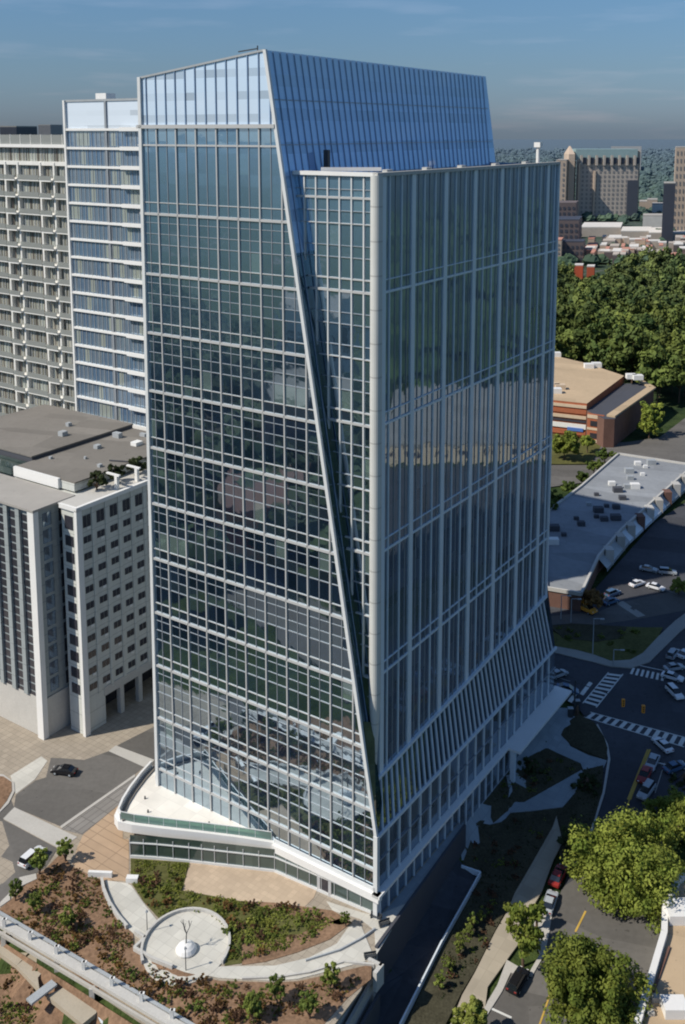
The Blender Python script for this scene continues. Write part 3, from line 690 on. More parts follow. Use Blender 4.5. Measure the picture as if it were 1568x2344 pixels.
# two benches and a bin by the corner
for (x, y, r, lab) in ((845, 1105, .4, 'dark bench on the sunlit pavement below the tower corner'), (790, 1062, -.4, 'dark bench close to the foot of the tower corner'), (755, 1310, .2, 'dark bench on the walkway near the end wall')):
    p = G(*c7(x, y), h_top); t = thing('bench', lab, 'bench', (p[0], p[1], .05))
    b = MB(); b.box(p[0] - .9, p[0] + .9, p[1] - .25, p[1] + .25, .45, .55); b.build('seat', M['dark_metal'], t)
    b = MB(); b.box(p[0] - .9, p[0] + .9, p[1] + .22, p[1] + .28, .6, .95); b.build('backrest', M['dark_metal'], t)
    for s in (-.8, .7):
        b = MB(); b.box(p[0] + s, p[0] + s + .08, p[1] - .22, p[1] + .26, .05, .7); b.build('leg', M['dark_metal'], t)
    t.rotation_euler = (0, 0, r)

# raised white walkway at bottom left with brackets
zr = .2
ra = [Vector(at(-60, 2075, zr)), Vector(at(0, 2112, zr)), Vector(at(*c8(1030, 1720), zr)), Vector(at(*c8(1250, 1860), zr))]
ra = [ra[0], ra[-1]]
t = thing('elevated_rail', 'white beam of a raised walkway with upright lamp brackets crossing the lower left corner', 'walkway', tuple(ra[0]))
b = MB(); b.bar(ra[0], ra[1], 1.3, .5); b.build('beam', M['pale_concrete'], t)
dd = (ra[1] - ra[0]).normalized(); sd_ = Vector((dd.y, -dd.x, 0))
b = MB(); b.bar(ra[0] - sd_ * 1.2 + Vector((0, 0, -.1)), ra[1] - sd_ * 1.2 + Vector((0, 0, -.1)), .5, .35); b.build('side_channel', M['grey_metal'], t)
b = MB(); b.bar(ra[0] + sd_ * 1.0 + Vector((0, 0, -.6)), ra[1] + sd_ * 1.0 + Vector((0, 0, -.6)), .35, .5); b.build('lower_beam', M['concrete'], t)
for x, y in ((25, 1150), (172, 1225), (322, 1305), (478, 1395), (638, 1488), (806, 1575), (980, 1672)):
    p = Vector(at(*c8(x, y), zr + .2)); b = MB(); b.box(p.x - .22, p.x + .22, p.y - .22, p.y + .22, zr, zr + 1.5); b.box(p.x - .1, p.x + .45, p.y - .2, p.y + .2, zr + 1.2, zr + 1.5); b.build('bracket', M['white_panel'], t)
for x, y in ((525, 1500), (325, 1340), (20, 1190)):
    p = Vector(at(*c8(x, y), -.4)); b = MB(); b.box(p.x - .35, p.x + .35, p.y - .35, p.y + .35, -5.5, -.3); b.build('support_post', M['pale_concrete'], t)
for pts, lab in (([(-60, 1270), (60, 1230), (170, 1290), (95, 1370), (0, 1300)], 'upper left beige concrete slab under the raised walkway'),
                 ([(95, 1370), (180, 1300), (275, 1370), (215, 1440), (225, 1510)], 'small kinked beige slab between the two larger slabs under the raised walkway'),
                 ([(265, 1540), (400, 1480), (545, 1560), (550, 1640), (470, 1705)], 'large beige concrete slab under the middle of the raised walkway')):
    P = [at(*c8(*q), -2.2)[:2] for q in pts]
    b = MB(); b.prism(P, -2.9, -2.2); o = b.build('concrete_slab', M['beige_slab']); tag(o, lab, 'slab')
P = [Vector(at(*c8(165, 1580), -1.6)), Vector(at(*c8(310, 1470), -1.6))]
b = MB(); b.bar(P[0], P[1], 1.3, .3); o = b.build('footbridge', M['grey_metal']); tag(o, 'short grey metal footbridge sticking out below the raised walkway', 'footbridge')
b = MB(); q = [at(*c8(*p), -2.6)[:2] for p in ((550, 1650), (620, 1690), (760, 1790), (640, 1800))]; b.prism(q, -3., -2.6); o = b.build('concrete_slab', M['fin']); tag(o, 'pale blue slab in the shade below the right part of the raised walkway', 'slab')
S('mulch_bank', c8, [(-300, 1180), (0, 1230), (300, 1420), (900, 1800), (-300, 1900)], .1, M['mulch'], h=h_low, conv=low, st=4.)

# ------------------------------------------------------------------ right: streets on the lower level
def L(name, c, pts, dz, mat, sk=.25, st=3.): return S(name, c, pts, dz + (.06 if dz > .13 else 0), mat, h=h_low, conv=low, sk=sk, st=st)
# everything asphalt first, islands on top of it
L('street', c5, [(320, 860), (600, 905), (900, 1010), (1200, 1000), (1400, 780), (1700, 520), (2300, 700), (2300, 2600), (1400, 2600), (1300, 2900), (1000, 4600), (100, 4600), (560, 2700), (800, 2000), (830, 1700), (600, 1400), (300, 1250)], .03, M['dark_asphalt'])
L('parking_lot', c5, [(300, 250), (600, 420), (760, 350), (1300, -250), (2000, -700), (2300, 600), (1560, 640), (1300, 760), (1000, 720), (700, 640), (300, 600)], .03, M['dark_asphalt'])
L('street', c5, [(300, 600), (560, 575), (780, 560), (1000, 470), (1350, 390), (1700, 330), (1700, 520), (1200, 610), (1000, 640), (780, 670), (560, 660), (300, 680)], .06, M['asphalt'])
L('pavement', c5, [(300, 850), (600, 905), (900, 1000), (1080, 990), (1190, 930), (1330, 780), (1480, 640), (1700, 480), (1700, 600), (1520, 740), (1380, 880), (1250, 1010), (1080, 1065), (900, 1050), (640, 985), (300, 900)], .18, M['sidewalk'])
L('grass_island', c5, [(300, 700), (430, 760), (520, 720), (760, 700), (1000, 690), (1200, 700), (1370, 700), (1330, 780), (1190, 930), (1080, 988), (900, 998), (600, 903), (300, 850)], .16, M['grass'])
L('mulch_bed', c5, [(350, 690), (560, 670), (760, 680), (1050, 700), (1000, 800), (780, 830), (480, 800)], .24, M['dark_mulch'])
S('street', c2, [(700, 1110), (1000, 1085), (1300, 1040), (1563, 840), (2000, 700), (2000, 1300), (1563, 1330), (870, 1215), (600, 1500), (150, 1560), (-300, 1560), (-300, 1330), (150, 1330), (580, 1330), (650, 1200)], .05, M['asphalt'], h=h_low, conv=low, st=12.)
S('forest_floor', c2, [(-300, 960), (150, 980), (560, 1080), (700, 1110), (650, 1200), (580, 1320), (150, 1320), (-300, 1320)], .1, M['grass'], h=h_low, conv=low, st=12.)
# crosswalk ladders
def ladder(p0, p1, q0, q1, n, rails=True, name='crosswalk', fill=.5, c=c5):
    P0, P1, Q0, Q1 = [Vector(G(*c(*p))) for p in (p0, p1, q0, q1)]
    b = MB()
    def quad(s0, s1, t0, t1):
        r = [(s0, t0), (s1, t0), (s1, t1), (s0, t1)]
        out = []
        for s_, t_ in r:
            A = P0.lerp(Q0, s_); B = P1.lerp(Q1, s_); v = A.lerp(B, t_); out.append((v.x, v.y, h_low(v.x, v.y) + .1))
        b.face(*out)
    for i in range(n): quad((i + .25) / n, (i + .25 + fill) / n, .07, .93)
    if rails:
        for i in range(n): quad(i / n, (i + 1) / n, -.02, .06); quad(i / n, (i + 1) / n, .94, 1.02)
    o = b.build(name, M['marking']); tag(o, kind='structure'); return o
ladder((880, 1100), (1015, 1115), (650, 1375), (775, 1415), 9)
ladder((1090, 1050), (1060, 1115), (1395, 1115), (1385, 1185), 7, False)
ladder((720, 1455), (660, 1500), (1600, 1690), (1560, 1770), 12)
def stripe(c, p, q, w, mat, name='road_marking', z=.1):
    P = Vector(G(*c(*p))); Q = Vector(G(*c(*q))); n = max(1, int((Q - P).length / 5)); d = (Q - P).normalized(); s = Vector((d.y, -d.x)) * w / 2
    b = MB()
    for i in range(n):
        A = P.lerp(Q, i / n); B = P.lerp(Q, (i + 1) / n)
        b.face(*[(v.x, v.y, h_low(v.x, v.y) + z) for v in (A - s, A + s, B + s, B - s)])
    o = b.build(name, mat); tag(o, kind='structure'); return o
stripe(c5, (725, 1190), (640, 1300), .8, M['marking']); stripe(c5, (605, 1265), (535, 1365), .8, M['marking'])
stripe(c5, (380, 1130), (540, 1180), .18, M['worn_marking']); stripe(c5, (380, 1190), (600, 1260), .18, M['worn_marking'])
stripe(c5, (980, 1000), (1430, 1095), .25, M['marking'])
stripe(c5, (1255, 1790), (1075, 2240), .35, M['yellow_marking']); stripe(c5, (1235, 1790), (1055, 2240), .3, M['yellow_marking'])
stripe(c6, (1345, 160), (1170, 600), .25, M['yellow_marking'])
stripe(c6, (945, 1170), (880, 1300), .3, M['yellow_marking']); stripe(c6, (750, 1610), (650, 1900), .25, M['yellow_marking'])
stripe(c6, (1440, 240), (1380, 430), .15, M['worn_marking']); stripe(c6, (1400, 240), (1570, 280), .3, M['marking'])
stripe(c6, (350, 1780), (480, 1840), .35, M['marking'])
for p, q in (((980, 470), (1180, 600)),):
    stripe(c5, p, q, 2.4, M['sidewalk'], 'crosswalk', .12)
stripe(c5, (1180, 170), (1320, 210), 1.2, M['worn_marking']); stripe(c5, (1090, 250), (1500, 400), .2, M['worn_marking'])
# walks and beds on the slope right of the tower
L('pavement', c6, [(465, 100), (620, -100), (840, -100), (800, 60), (640, 165), (570, 215), (570, 285), (480, 290), (470, 200)], .14, M['cool_walk'])
L('pavement', c6, [(800, 50), (850, 140), (960, 195), (1078, 228), (1062, 262), (1040, 300), (930, 290), (915, 250), (700, 150)], .16, M['cool_walk'])
L('pavement', c6, [(915, 285), (930, 300), (880, 430), (800, 520), (600, 545), (470, 555), (350, 575), (270, 612), (170, 880), (150, 640), (110, 560), (300, 498), (350, 520), (480, 480), (560, 490)], .15, M['cool_walk'])
L('pavement', c6, [(760, 570), (800, 740), (740, 860), (670, 1050), (600, 1170), (560, 1330), (450, 1480), (330, 1650), (300, 1900), (90, 1900), (170, 1700), (250, 1560), (380, 1300), (450, 1180), (500, 1060), (740, 640)], .14, M['path'])
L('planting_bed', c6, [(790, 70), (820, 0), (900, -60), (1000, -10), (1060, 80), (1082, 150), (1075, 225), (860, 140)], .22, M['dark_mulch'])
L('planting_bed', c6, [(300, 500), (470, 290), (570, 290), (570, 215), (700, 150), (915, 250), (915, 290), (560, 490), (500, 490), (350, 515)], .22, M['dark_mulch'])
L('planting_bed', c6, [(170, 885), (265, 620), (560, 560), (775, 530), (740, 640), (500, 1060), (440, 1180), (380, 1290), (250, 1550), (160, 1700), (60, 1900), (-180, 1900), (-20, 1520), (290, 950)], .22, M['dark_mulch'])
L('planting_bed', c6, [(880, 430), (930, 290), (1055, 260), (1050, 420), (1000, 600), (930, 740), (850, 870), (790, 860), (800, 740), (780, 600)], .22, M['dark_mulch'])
L('kerb_line', c6, [(1020, 0), (1085, 130), (1100, 220), (1065, 430), (960, 760), (880, 900), (870, 890), (950, 740), (1050, 430), (1085, 215), (1068, 130), (1005, 10)], .2, M['kerb'])
L('kerb_line', c6, [(680, 1110), (650, 1210), (590, 1290), (600, 1330), (660, 1440), (590, 1560), (570, 1550), (450, 1480), (390, 1640), (330, 1740), (270, 1880), (295, 1885), (350, 1790), (420, 1680), (475, 1560), (560, 1570), (610, 1580), (690, 1440), (720, 1290), (740, 1160)], .16, M['kerb'])
L('street', c6, [(800, 1020), (890, 960), (1050, 900), (1500, 900), (1500, 1500), (1300, 1900), (290, 1900), (420, 1680), (480, 1560), (600, 1590), (690, 1440), (720, 1230)], .06, M['asphalt'])

# ------------------------------------------------------------------ trees
def leafy(b_, centre, rad, clumps, per, size, rnd, tones, squash=1., shell=.55):
    """clumps of small leaf faces spread over a crown volume"""
    for _ in range(clumps):
        while True:
            d = Vector((rnd.gauss(0, 1), rnd.gauss(0, 1), rnd.gauss(0, 1)))
            if d.length > .1: break
        d.normalize(); g_ = math.atan2(d.y, d.x); r = rnd.uniform(shell, 1.) * (1 + .16 * math.sin(3 * g_ + rad[0] * 7) + .10 * math.sin(5 * g_ + 4 * d.z + rad[0]))
        if d.z < -.5: d.z *= .4
        c = Vector(centre) + Vector((d.x * rad[0] * r, d.y * rad[1] * r, d.z * rad[2] * r))
        cr = min(rad) * rnd.uniform(.15, .32)
        tone = rnd.uniform(.0, .5)
        for _ in range(per):
            e = Vector((rnd.gauss(0, 1), rnd.gauss(0, 1), rnd.gauss(0, .8))); e = e.normalized() * cr * rnd.uniform(.4, 1.)
            p = c + e
            n = (e.normalized() + Vector((rnd.uniform(-.7, .7), rnd.uniform(-.7, .7), rnd.uniform(-.3, .9)))).normalized()
            u = n.orthogonal().normalized(); w = n.cross(u)
            g = rnd.uniform(0, 6.28); u, w = u * math.cos(g) + w * math.sin(g), w * math.cos(g) - u * math.sin(g)
            s = size * rnd.uniform(.6, 1.2)
            b_.face(p - u * s, p - w * s * .6, p + u * s, p + w * s * .6)
            tones.append(tone + .5 * (e.z / cr * .5 + .5))
def add_tone(o, tones):
    at_ = o.data.attributes.new('tone', 'FLOAT', 'FACE')
    at_.data.foreach_set('value', tones)
def tree_proto(name, label, cat, group, h, r, trunk_h, mat, clumps, per, size, seed, rz=None, limbs=5, parts=True, tr=.25):
    rnd = random.Random(seed)
    t = thing(name, label, cat, (0, 0, 0), group)
    rz = rz or (h - trunk_h) / 2
    cz = h - rz
    b = MB()
    b.tube((0, 0, -1.), (rnd.uniform(-.2, .2), rnd.uniform(-.2, .2), trunk_h), tr, tr * .7, 7)
    for i in range(limbs):
        g = i * 6.28 / limbs + rnd.uniform(-.4, .4); q = Vector((math.cos(g) * r * .6, math.sin(g) * r * .6, cz + rnd.uniform(-.2, .4) * rz))
        b.tube((0, 0, trunk_h * .9), q, tr * .5, tr * .12, 5)
    b.tube((0, 0, trunk_h * .9), (0, 0, cz + rz * .6), tr * .6, tr * .15, 5)
    b.build('trunk', M['bark'], t)
    b = MB(); tones = []
    leafy(b, (0, 0, cz), (r, r, rz), clumps, per, size, rnd, tones)
    leafy(b, (0, 0, cz), (r * .6, r * .6, rz * .6), clumps // 3, per, size, rnd, tones, shell=.1)
    o = b.build('crown', mat, t, recalc=False); add_tone(o, tones)
    return t
used = set()
def plant(proto, x, y, z, s=1., rz=0., label=None, cat=None, group=None, sz=None):
    if proto.name in used: t = copy_tree(proto)
    else: t = proto; used.add(proto.name)
    t.location = (x, y, z); t.rotation_euler = (0, 0, rz); t.scale = (s, s, sz or s)
    if label: t['label'] = label
    if cat: t['category'] = cat
    if group: t['group'] = group
    return t
# big street trees at lower right
def big(cx, cy, rpx, label, seed, zc=5., clumps=110, per=90, size=.30, mat='leaf', sq=.85, zoff=0):
    p = at(cx, cy, zc - 6); r = rpx * math.hypot(p[1], 115) / 2351. * 1.0
    z0 = h_low(p[0], p[1])
    t = tree_proto('street_tree', label, 'tree', None, (zc - 6 - z0) + r * sq, r, max(2., (zc - 6 - z0) - r * sq * .6), M[mat], clumps, per, size, seed, rz=r * sq)
    used.add(t.name); t.location = (p[0], p[1], z0)
    return t
big(1440, 1985, 112, 'largest bright green street tree, spreading over the road left of the flat roofed building', 11, clumps=220, per=110)
big(1350, 2265, 92, 'broad green street tree at the bottom edge between the road and the white parapet', 12, clumps=170, per=110)
big(1540, 1875, 62, 'green street tree at the right edge behind the largest street tree', 13, clumps=70)
big(1200, 2130, 38, 'slim upright green street tree between path and road with a reddish bed at its foot', 14, clumps=60, per=50, size=.34, sq=1.9)
big(1080, 2330, 34, 'small yellow green tree cut off by the bottom edge beside the road', 15, zc=3., clumps=40, mat='leaf_yellow', size=.34)
big(1230, 2085, 20, 'small dark green tree right behind the slim upright street tree', 16, zc=3., clumps=26, size=.3)
for k, (x, y, r, m) in enumerate(((1320, 1930, 34, 'leaf_dark'), (1345, 1800, 28, 'leaf_dark'), (1215, 1760, 26, 'leaf_dark'), (1320, 1650, 20, 'leaf_maroon'), (1565, 1800, 30, 'leaf_dark'))):
    big(x, y, r, ['lower dark green tree of the kerb strip along the curved shaded road', 'upper dark green tree of the kerb strip along the curved shaded road', 'dark shaded tree in the bed nearest the tower canopy',
                  'small maroon tree at the street corner beyond the tower canopy', 'dark shaded tree at the right edge beside the stopped cars'][k], 20 + k, zc=3.4, clumps=34, per=45, size=.34, mat=m)
big(1357, 1367, 24, 'rust orange autumn tree behind the yellow truck', 31, zc=9, clumps=40, per=45, size=.4, mat='leaf_rust', sq=.9)
big(1556, 1340, 20, 'small lime green tree beside the orange bed at the right edge', 32, zc=8, clumps=30, size=.4, mat='leaf_yellow')
big(1487, 965, 27, 'narrow green tree standing beside the dark side wall of the brick shop building', 33, zc=12, clumps=50, per=50, size=.6, sq=2.)
big(1292, 1020, 34, 'rounded green tree in front of the brick shop building', 34, zc=11, clumps=60, size=.6)
big(1345, 1010, 18, 'small bushy tree in front of the corner of the brick shop building', 35, zc=10, clumps=30, size=.5)
for k, (x, y) in enumerate(((1385, 1040), (1360, 1065), (1335, 1090), (1305, 1115), (1275, 1140), (1262, 1165))):
    big(x, y, 19, 'dark green tree of the hedge line along the left side of the long flat roof', 40 + k, zc=10, clumps=30, per=40, size=.5, mat='leaf_forest')['group'] = 'trees lining the long flat roof'
# round shrubs along the shaded bed
sh_spots = [(285, 1215), (212, 1310), (152, 1420), (85, 1530), (235, 1255), (30, 1640)]
for k, (x, y) in enumerate(sh_spots):
    q = G(*c6(x, y + 30))
    if k == 0:
        t = tree_proto('shrub', 'small upright shrub in the dark bed beside the sunken ramp', 'shrub', 'upright shrubs in the dark bed', 3.4, .9, .5, M['leaf_shrub'], 16, 40, .24, 60); ps = t
    plant(ps, q[0], q[1], h_low(*q), .8 + .1 * (k % 3), k, group='upright shrubs in the dark bed')
# garden trees and shrubs in front
conif = tree_proto('evergreen_tree', 'x', 'tree', 'young evergreens in the mulched garden', 5.2, 1.5, .6, M['leaf_shrub'], 34, 40, .26, 70)
ev = [(200, 1080, 'young evergreen nearest the left road in the mulched garden'), (390, 1180, 'bright young evergreen in the mulched garden above the raised walkway'), (375, 780, 'evergreen by the road at the lower left end of the crosswalk'),
      (230, 850, 'evergreen right beside the white car'), (90, 1000, 'evergreen at the left kerb below the white car'), (1440, 1690, 'evergreen left of the bright pair at the bottom of the mulched garden')]
for k, (x, y, lab) in enumerate(ev):
    q = G(*c8(x, y), h_top); plant(conif, q[0], q[1], h_top(*q), .7 + .07 * (k % 4), k * 1.3, lab)
for k, (x, y, lab) in enumerate(((165, 1590, 'tall young evergreen below the middle of the curved walkway'), (375, 1690, 'yellowish young evergreen, lowest one in the garden'), (505, 1500, 'round young evergreen closest to the stepped retaining wall'), (25, 1680, 'young evergreen at the bottom edge left of the yellowish one'), (600, 1110, 'small dark conifer near the right tip of the planted oval'))):
    q = G(*c7(x, y), h_top); plant(conif, q[0], q[1], h_top(*q), (.82, .85, .8, .75, .5)[k], k * 2.1, lab)
# low planting: individual bushes in the two gardens
rnd = random.Random(5)
def shrub_proto(mat, seed, name='garden_shrub'):
    t = thing(name, 'low shrub', 'shrub'); b = MB(); tones = []; r_ = random.Random(seed)
    leafy(b, (0, 0, .45), (.95, .95, .42), 12, 26, .17, r_, tones, shell=.3); o = b.build('foliage', mat, t, recalc=False); add_tone(o, tones)
    return t
sg = shrub_proto(M['leaf_shrub'], 1); sr = shrub_proto(M['leaf_maroon'], 2); so = shrub_proto(M['leaf_rust'], 3); sy = shrub_proto(M['leaf_yellow'], 4)
def inside(p, poly):
    c = False
    for (x0, y0), (x1, y1) in zip(poly, poly[1:] + poly[:1]):
        if (y0 > p[1]) != (y1 > p[1]) and p[0] < (x1 - x0) * (p[1] - y0) / (y1 - y0) + x0: c = not c
    return c
def scatter(c, poly, n, protos, labs, group, h=h_top, smin=.6, smax=1.3):
    P = [c(*p) for p in poly]; x0 = min(p[0] for p in P); x1 = max(p[0] for p in P); y0 = min(p[1] for p in P); y1 = max(p[1] for p in P)
    k = 0
    while k < n:
        p = (rnd.uniform(x0, x1), rnd.uniform(y0, y1))
        if not inside(p, P): continue
        q = G(*p, h); j = rnd.randrange(len(protos)); s = rnd.uniform(smin, smax)
        plant(protos[j], q[0], q[1], h(*q) + .02, s, rnd.uniform(0, 6), labs[j], 'shrub', group + labs[j].split(' ')[1]); k += 1
A_out = [(410, 815), (580, 900), (600, 980), (700, 1160), (750, 1220), (760, 1310), (1000, 1430), (1250, 1490), (1568, 1500), (1800, 1470), (2060, 1440), (1900, 1600), (1300, 1760), (1000, 1690), (500, 1420), (60, 1140), (60, 1030), (300, 830)]
scatter(c8, A_out, 110, [sr, so, sg], ['low maroon shrub in the mulched garden below the curved walkway', 'low rust shrub in the mulched garden below the curved walkway', 'low green shrub in the mulched garden below the curved walkway'], 'outer garden shrubs ')
A_in = [(760, 775), (1070, 795), (1030, 950), (1400, 1015), (1730, 1050), (1900, 1120), (1740, 1240), (1540, 1310), (1300, 1350), (1310, 1250), (1290, 1150), (1180, 1080), (1060, 1060), (930, 1090), (820, 990), (755, 890)]
scatter(c8, A_in, 80, [sg, so, sr, sy], ['low green shrub in the planted bed between forecourt and walkway', 'low rust shrub in the planted bed between forecourt and walkway', 'low maroon shrub in the planted bed between forecourt and walkway', 'low yellow shrub in the planted bed between forecourt and walkway'], 'inner bed shrubs ')
scatter(c6, [(190, 880), (280, 640), (740, 560), (500, 1040), (240, 1550), (0, 1800), (10, 1520), (300, 950)], 50, [sg, sr], ['low green shrub in the shaded bed right of the sunken ramp', 'low maroon shrub in the shaded bed right of the sunken ramp'], 'shaded bed shrubs ', h_low, .5, 1.)
scatter(c8, [(-20, 1500), (60, 1330), (230, 1530), (430, 1700), (-20, 1700)], 20, [sg, sr, so], ['low green shrub on the bank under the raised walkway', 'low maroon shrub on the bank under the raised walkway', 'low rust shrub on the bank under the raised walkway'], 'bank shrubs ', h_low)
scatter(c5, [(360, 700), (1000, 720), (1250, 720), (1180, 900), (1060, 970), (700, 900), (380, 830)], 15, [sg], ['low green shrub on the grass island at the intersection'], 'island shrubs ', h_low)
scatter(c6, [(310, 495), (480, 300), (700, 170), (900, 260), (560, 470)], 20, [sr, sg], ['low maroon shrub in the bed between the two paths by the canopy', 'low green shrub in the bed between the two paths by the canopy'], 'middle bed shrubs ', h_low, .5, 1.)

def ground_cover(name, c, poly, n, h, mat, label, seed, smin=.18, smax=.42):
    r = random.Random(seed); P = [c(*p) for p in poly]; b = MB(); tones = []
    x0 = min(p[0] for p in P); x1 = max(p[0] for p in P); y0 = min(p[1] for p in P); y1 = max(p[1] for p in P); k = 0
    while k < n:
        p = (r.uniform(x0, x1), r.uniform(y0, y1))
        if not inside(p, P): continue
        q = G(*p, h); s = r.uniform(smin, smax); k += 1
        if math.sin(q[0] * .9) + math.sin(q[1] * 1.1 + q[0] * .3) < r.uniform(-1.6, .6): continue
        leafy(b, (q[0], q[1], h(*q) + s * .6), (s * 1.6, s * 1.6, s * .7), 3, 9, .14, r, tones, shell=.2)
    o = b.build(name, mat, recalc=False); add_tone(o, tones); tag(o, label, 'ground cover', None, 'stuff')
ground_cover('ground_cover', c8, A_out, 650, h_top, M['leaf_shrub'], 'low green ground cover between the shrubs of the outer mulched garden', 71)
ground_cover('ground_cover', c8, A_out, 1100, h_top, M['leaf_rust'], 'low rust coloured ground cover between the shrubs of the outer mulched garden', 72)
ground_cover('ground_cover', c8, A_in, 1400, h_top, M['leaf_yellow'], 'low yellow green ground cover of the oval bed beside the round plaza', 73)
ground_cover('ground_cover', c6, [(190, 880), (280, 640), (740, 560), (500, 1040), (240, 1550), (0, 1800), (10, 1520), (300, 950)], 900, h_low, M['leaf_dark'], 'low dark ground cover of the shaded bed right of the sunken ramp', 74)
ground_cover('ground_cover', c6, [(310, 495), (480, 300), (700, 170), (900, 260), (560, 470)], 350, h_low, M['leaf_dark'], 'low dark ground cover of the bed between the two paths', 75)
ground_cover('ground_cover', c6, [(880, 430), (930, 290), (1050, 260), (1040, 420), (930, 740), (850, 870), (800, 740)], 500, h_low, M['leaf_dark'], 'low dark ground cover along the kerb of the curved shaded road', 76)
ground_cover('ground_cover', c8, [(-60, 1500), (0, 1300), (60, 1330), (230, 1530), (430, 1700), (-60, 1760)], 350, h_low, M['leaf_shrub'], 'low green ground cover on the bank under the raised walkway', 77)
# ------------------------------------------------------------------ vehicles
def car_proto(name, label, body, kind='sedan'):
    t = thing(name, label, 'car')
    L_, Wd = (4.7, 1.85) if kind != 'truck' else (6.2, 2.3)
    prof = {'sedan': [(-2.35, .35), (-2.33, .85), (-1.5, .98), (-.95, 1.0), (1.0, .98), (1.75, .88), (2.3, .68), (2.35, .35)],
            'suv': [(-2.35, .4), (-2.35, 1.05), (-2.2, 1.1), (-1.0, 1.12), (1.05, 1.1), (1.8, 1.0), (2.3, .85), (2.35, .4)],
            'truck': [(-3.1, .5), (-3.1, 1.3), (-1.6, 1.3), (-.5, 1.3), (1.2, 1.3), (2.2, 1.25), (3.05, 1.0), (3.1, .5)]}[kind]
    def loft(prof, w0, w1, zs=None):
        b = MB(); n = len(prof); zmax = max(p[1] for p in prof)
        def wd(z): return w0 + (w1 - w0) * max(0, (z - .6)) / 1.
        Lf = [(x, wd(z) / 2, z) for x, z in prof]; Rt = [(x, -wd(z) / 2, z) for x, z in prof]
        k = 0; b.v = Lf + Rt; b.f = [tuple(range(n)), tuple(range(2 * n - 1, n - 1, -1))] + [(i, n + i, n + (i + 1) % n, (i + 1) % n) for i in range(n)]; b.m = [0] * len(b.f); return b
    bd = loft(prof, Wd, Wd * .97).build('body', body, t); bevel(bd, .07)
    cab = {'sedan': [(-1.75, .97), (-1.1, 1.42), (.25, 1.45), (1.15, .97)], 'suv': [(-2.25, 1.08), (-2.0, 1.68), (.35, 1.72), (1.2, 1.08)], 'truck': [(-.4, 1.3), (-.2, 2.05), (1.2, 2.05), (2.0, 1.27)]}[kind]
    b = loft(cab, Wd * .92, Wd * .72); b.build('glasshouse', M['car_glass'], t)
    rf = MB(); zt = max(z for _, z in cab); x0 = cab[1][0] + .02; x1 = cab[2][0] - .02; wr = Wd * .345
    rf.box(x0, x1, -wr, wr, zt - .03, zt + .05); bevel(rf.build('roof', body, t), .04)
    if kind == 'truck':
        b = MB(); b.box(-3.05, -.6, -1.15, 1.15, 1.32, 2.3); b.build('cargo_box', body, t)
    for sx in (-1, 1):
        for sy in (-1, 1):
            x = sx * (1.42 if kind != 'truck' else 1.95); y = sy * (Wd / 2 - .1)
            b = MB(); b.tube((x, y - .11, .34), (x, y + .11, .34), .34, .34, 14); w = b.build('wheel', M['tyre'], t)
            b = MB(); b.tube((x, y + sy * .112, .34), (x, y + sy * .125, .34), .2, .18, 10); b.build('rim', M['car_silver'], w)
    for sy in (-1, 1):
        b = MB(); xx = prof[-2][0]; b.box(xx - .12, xx + .03, sy * (Wd / 2 - .42) - .16, sy * (Wd / 2 - .42) + .16, prof[-2][1] - .13, prof[-2][1] + .02); b.build('headlight', M['white_panel'], t)
        xx = prof[1][0]; b = MB(); b.box(xx - .03, xx + .1, sy * (Wd / 2 - .3) - .16, sy * (Wd / 2 - .3) + .16, prof[1][1] - .2, prof[1][1] - .04); b.build('taillight', M['car_red'], t)
    return t
cars = {}
def car(c, p, q, label, body, kind='sedan', h=h_low):
    """car whose tail stands at p and whose nose stands at q"""
    key = (body, kind)
    P = Vector(G(*c(*p), h)); Q = Vector(G(*c(*q), h)); m = (P + Q) / 2
    if key not in cars: t = car_proto('parked_car' if kind != 'truck' else 'box_truck', label, M[body], kind); cars[key] = t
    else: t = copy_tree(cars[key])
    t['label'] = label; t['category'] = 'truck' if kind == 'truck' else 'car'
    dz = (h(Q.x, Q.y) - h(P.x, P.y)) / max(.5, (Q - P).length)
    t.location = (m.x, m.y, h(m.x, m.y) + .06); t.rotation_euler = (0, -math.atan(dz), math.atan2((Q - P).y, (Q - P).x))
    return t
car(c8, (115, 835), (255, 715), 'white car with a dark roof opening parked at the left kerb below the crosswalk', 'car_white', 'suv', h_top)
car(c8, (425, 285), (310, 270), 'black car driving on the sunlit road in front of the white office block', 'car_black', 'sedan', h_top)
car(c6, (480, 1700), (560, 1560), 'black car parked at the kerb on the sunlit road, nearest the bottom edge', 'car_black', 'suv')
car(c6, (700, 1190), (740, 1075), 'silver car at the edge of the tower shadow on the lower road', 'car_silver')
car(c6, (745, 1020), (800, 910), 'dark red car just inside the tower shadow on the lower road', 'car_red')
car(c6, (1450, 165), (1400, 120), 'white car stopped on the lower crosswalk', 'car_white')
car(c6, (1380, 215), (1345, 290), 'pale blue car second in the queue below the crosswalk', 'car_silver')
car(c6, (1350, 400), (1300, 470), 'silver car third in the queue below the crosswalk', 'car_silver', 'suv')
car(c6, (1330, 300), (1300, 360), 'dark red car between the two silver cars of the queue', 'car_red')
car(c6, (1460, 300), (1550, 265), 'dark blue car at the right edge beside the queue', 'car_blue')
car(c5, (1420, 1250), (1530, 1360), 'large white car waiting alone at the right of the intersection', 'car_white', 'suv')
car(c5, (1420, 1150), (1490, 1170), 'white car in the cross street just above the large white one', 'car_white')
car(c5, (1440, 1080), (1500, 1070), 'silver car beyond the upper crosswalk at the right edge', 'car_silver')
car(c5, (1440, 980), (1480, 930), 'pale car farthest up the right hand street', 'car_silver', 'suv')
car(c5, (1540, 970), (1600, 930), 'white car cut off by the right edge on the cross street', 'car_white')
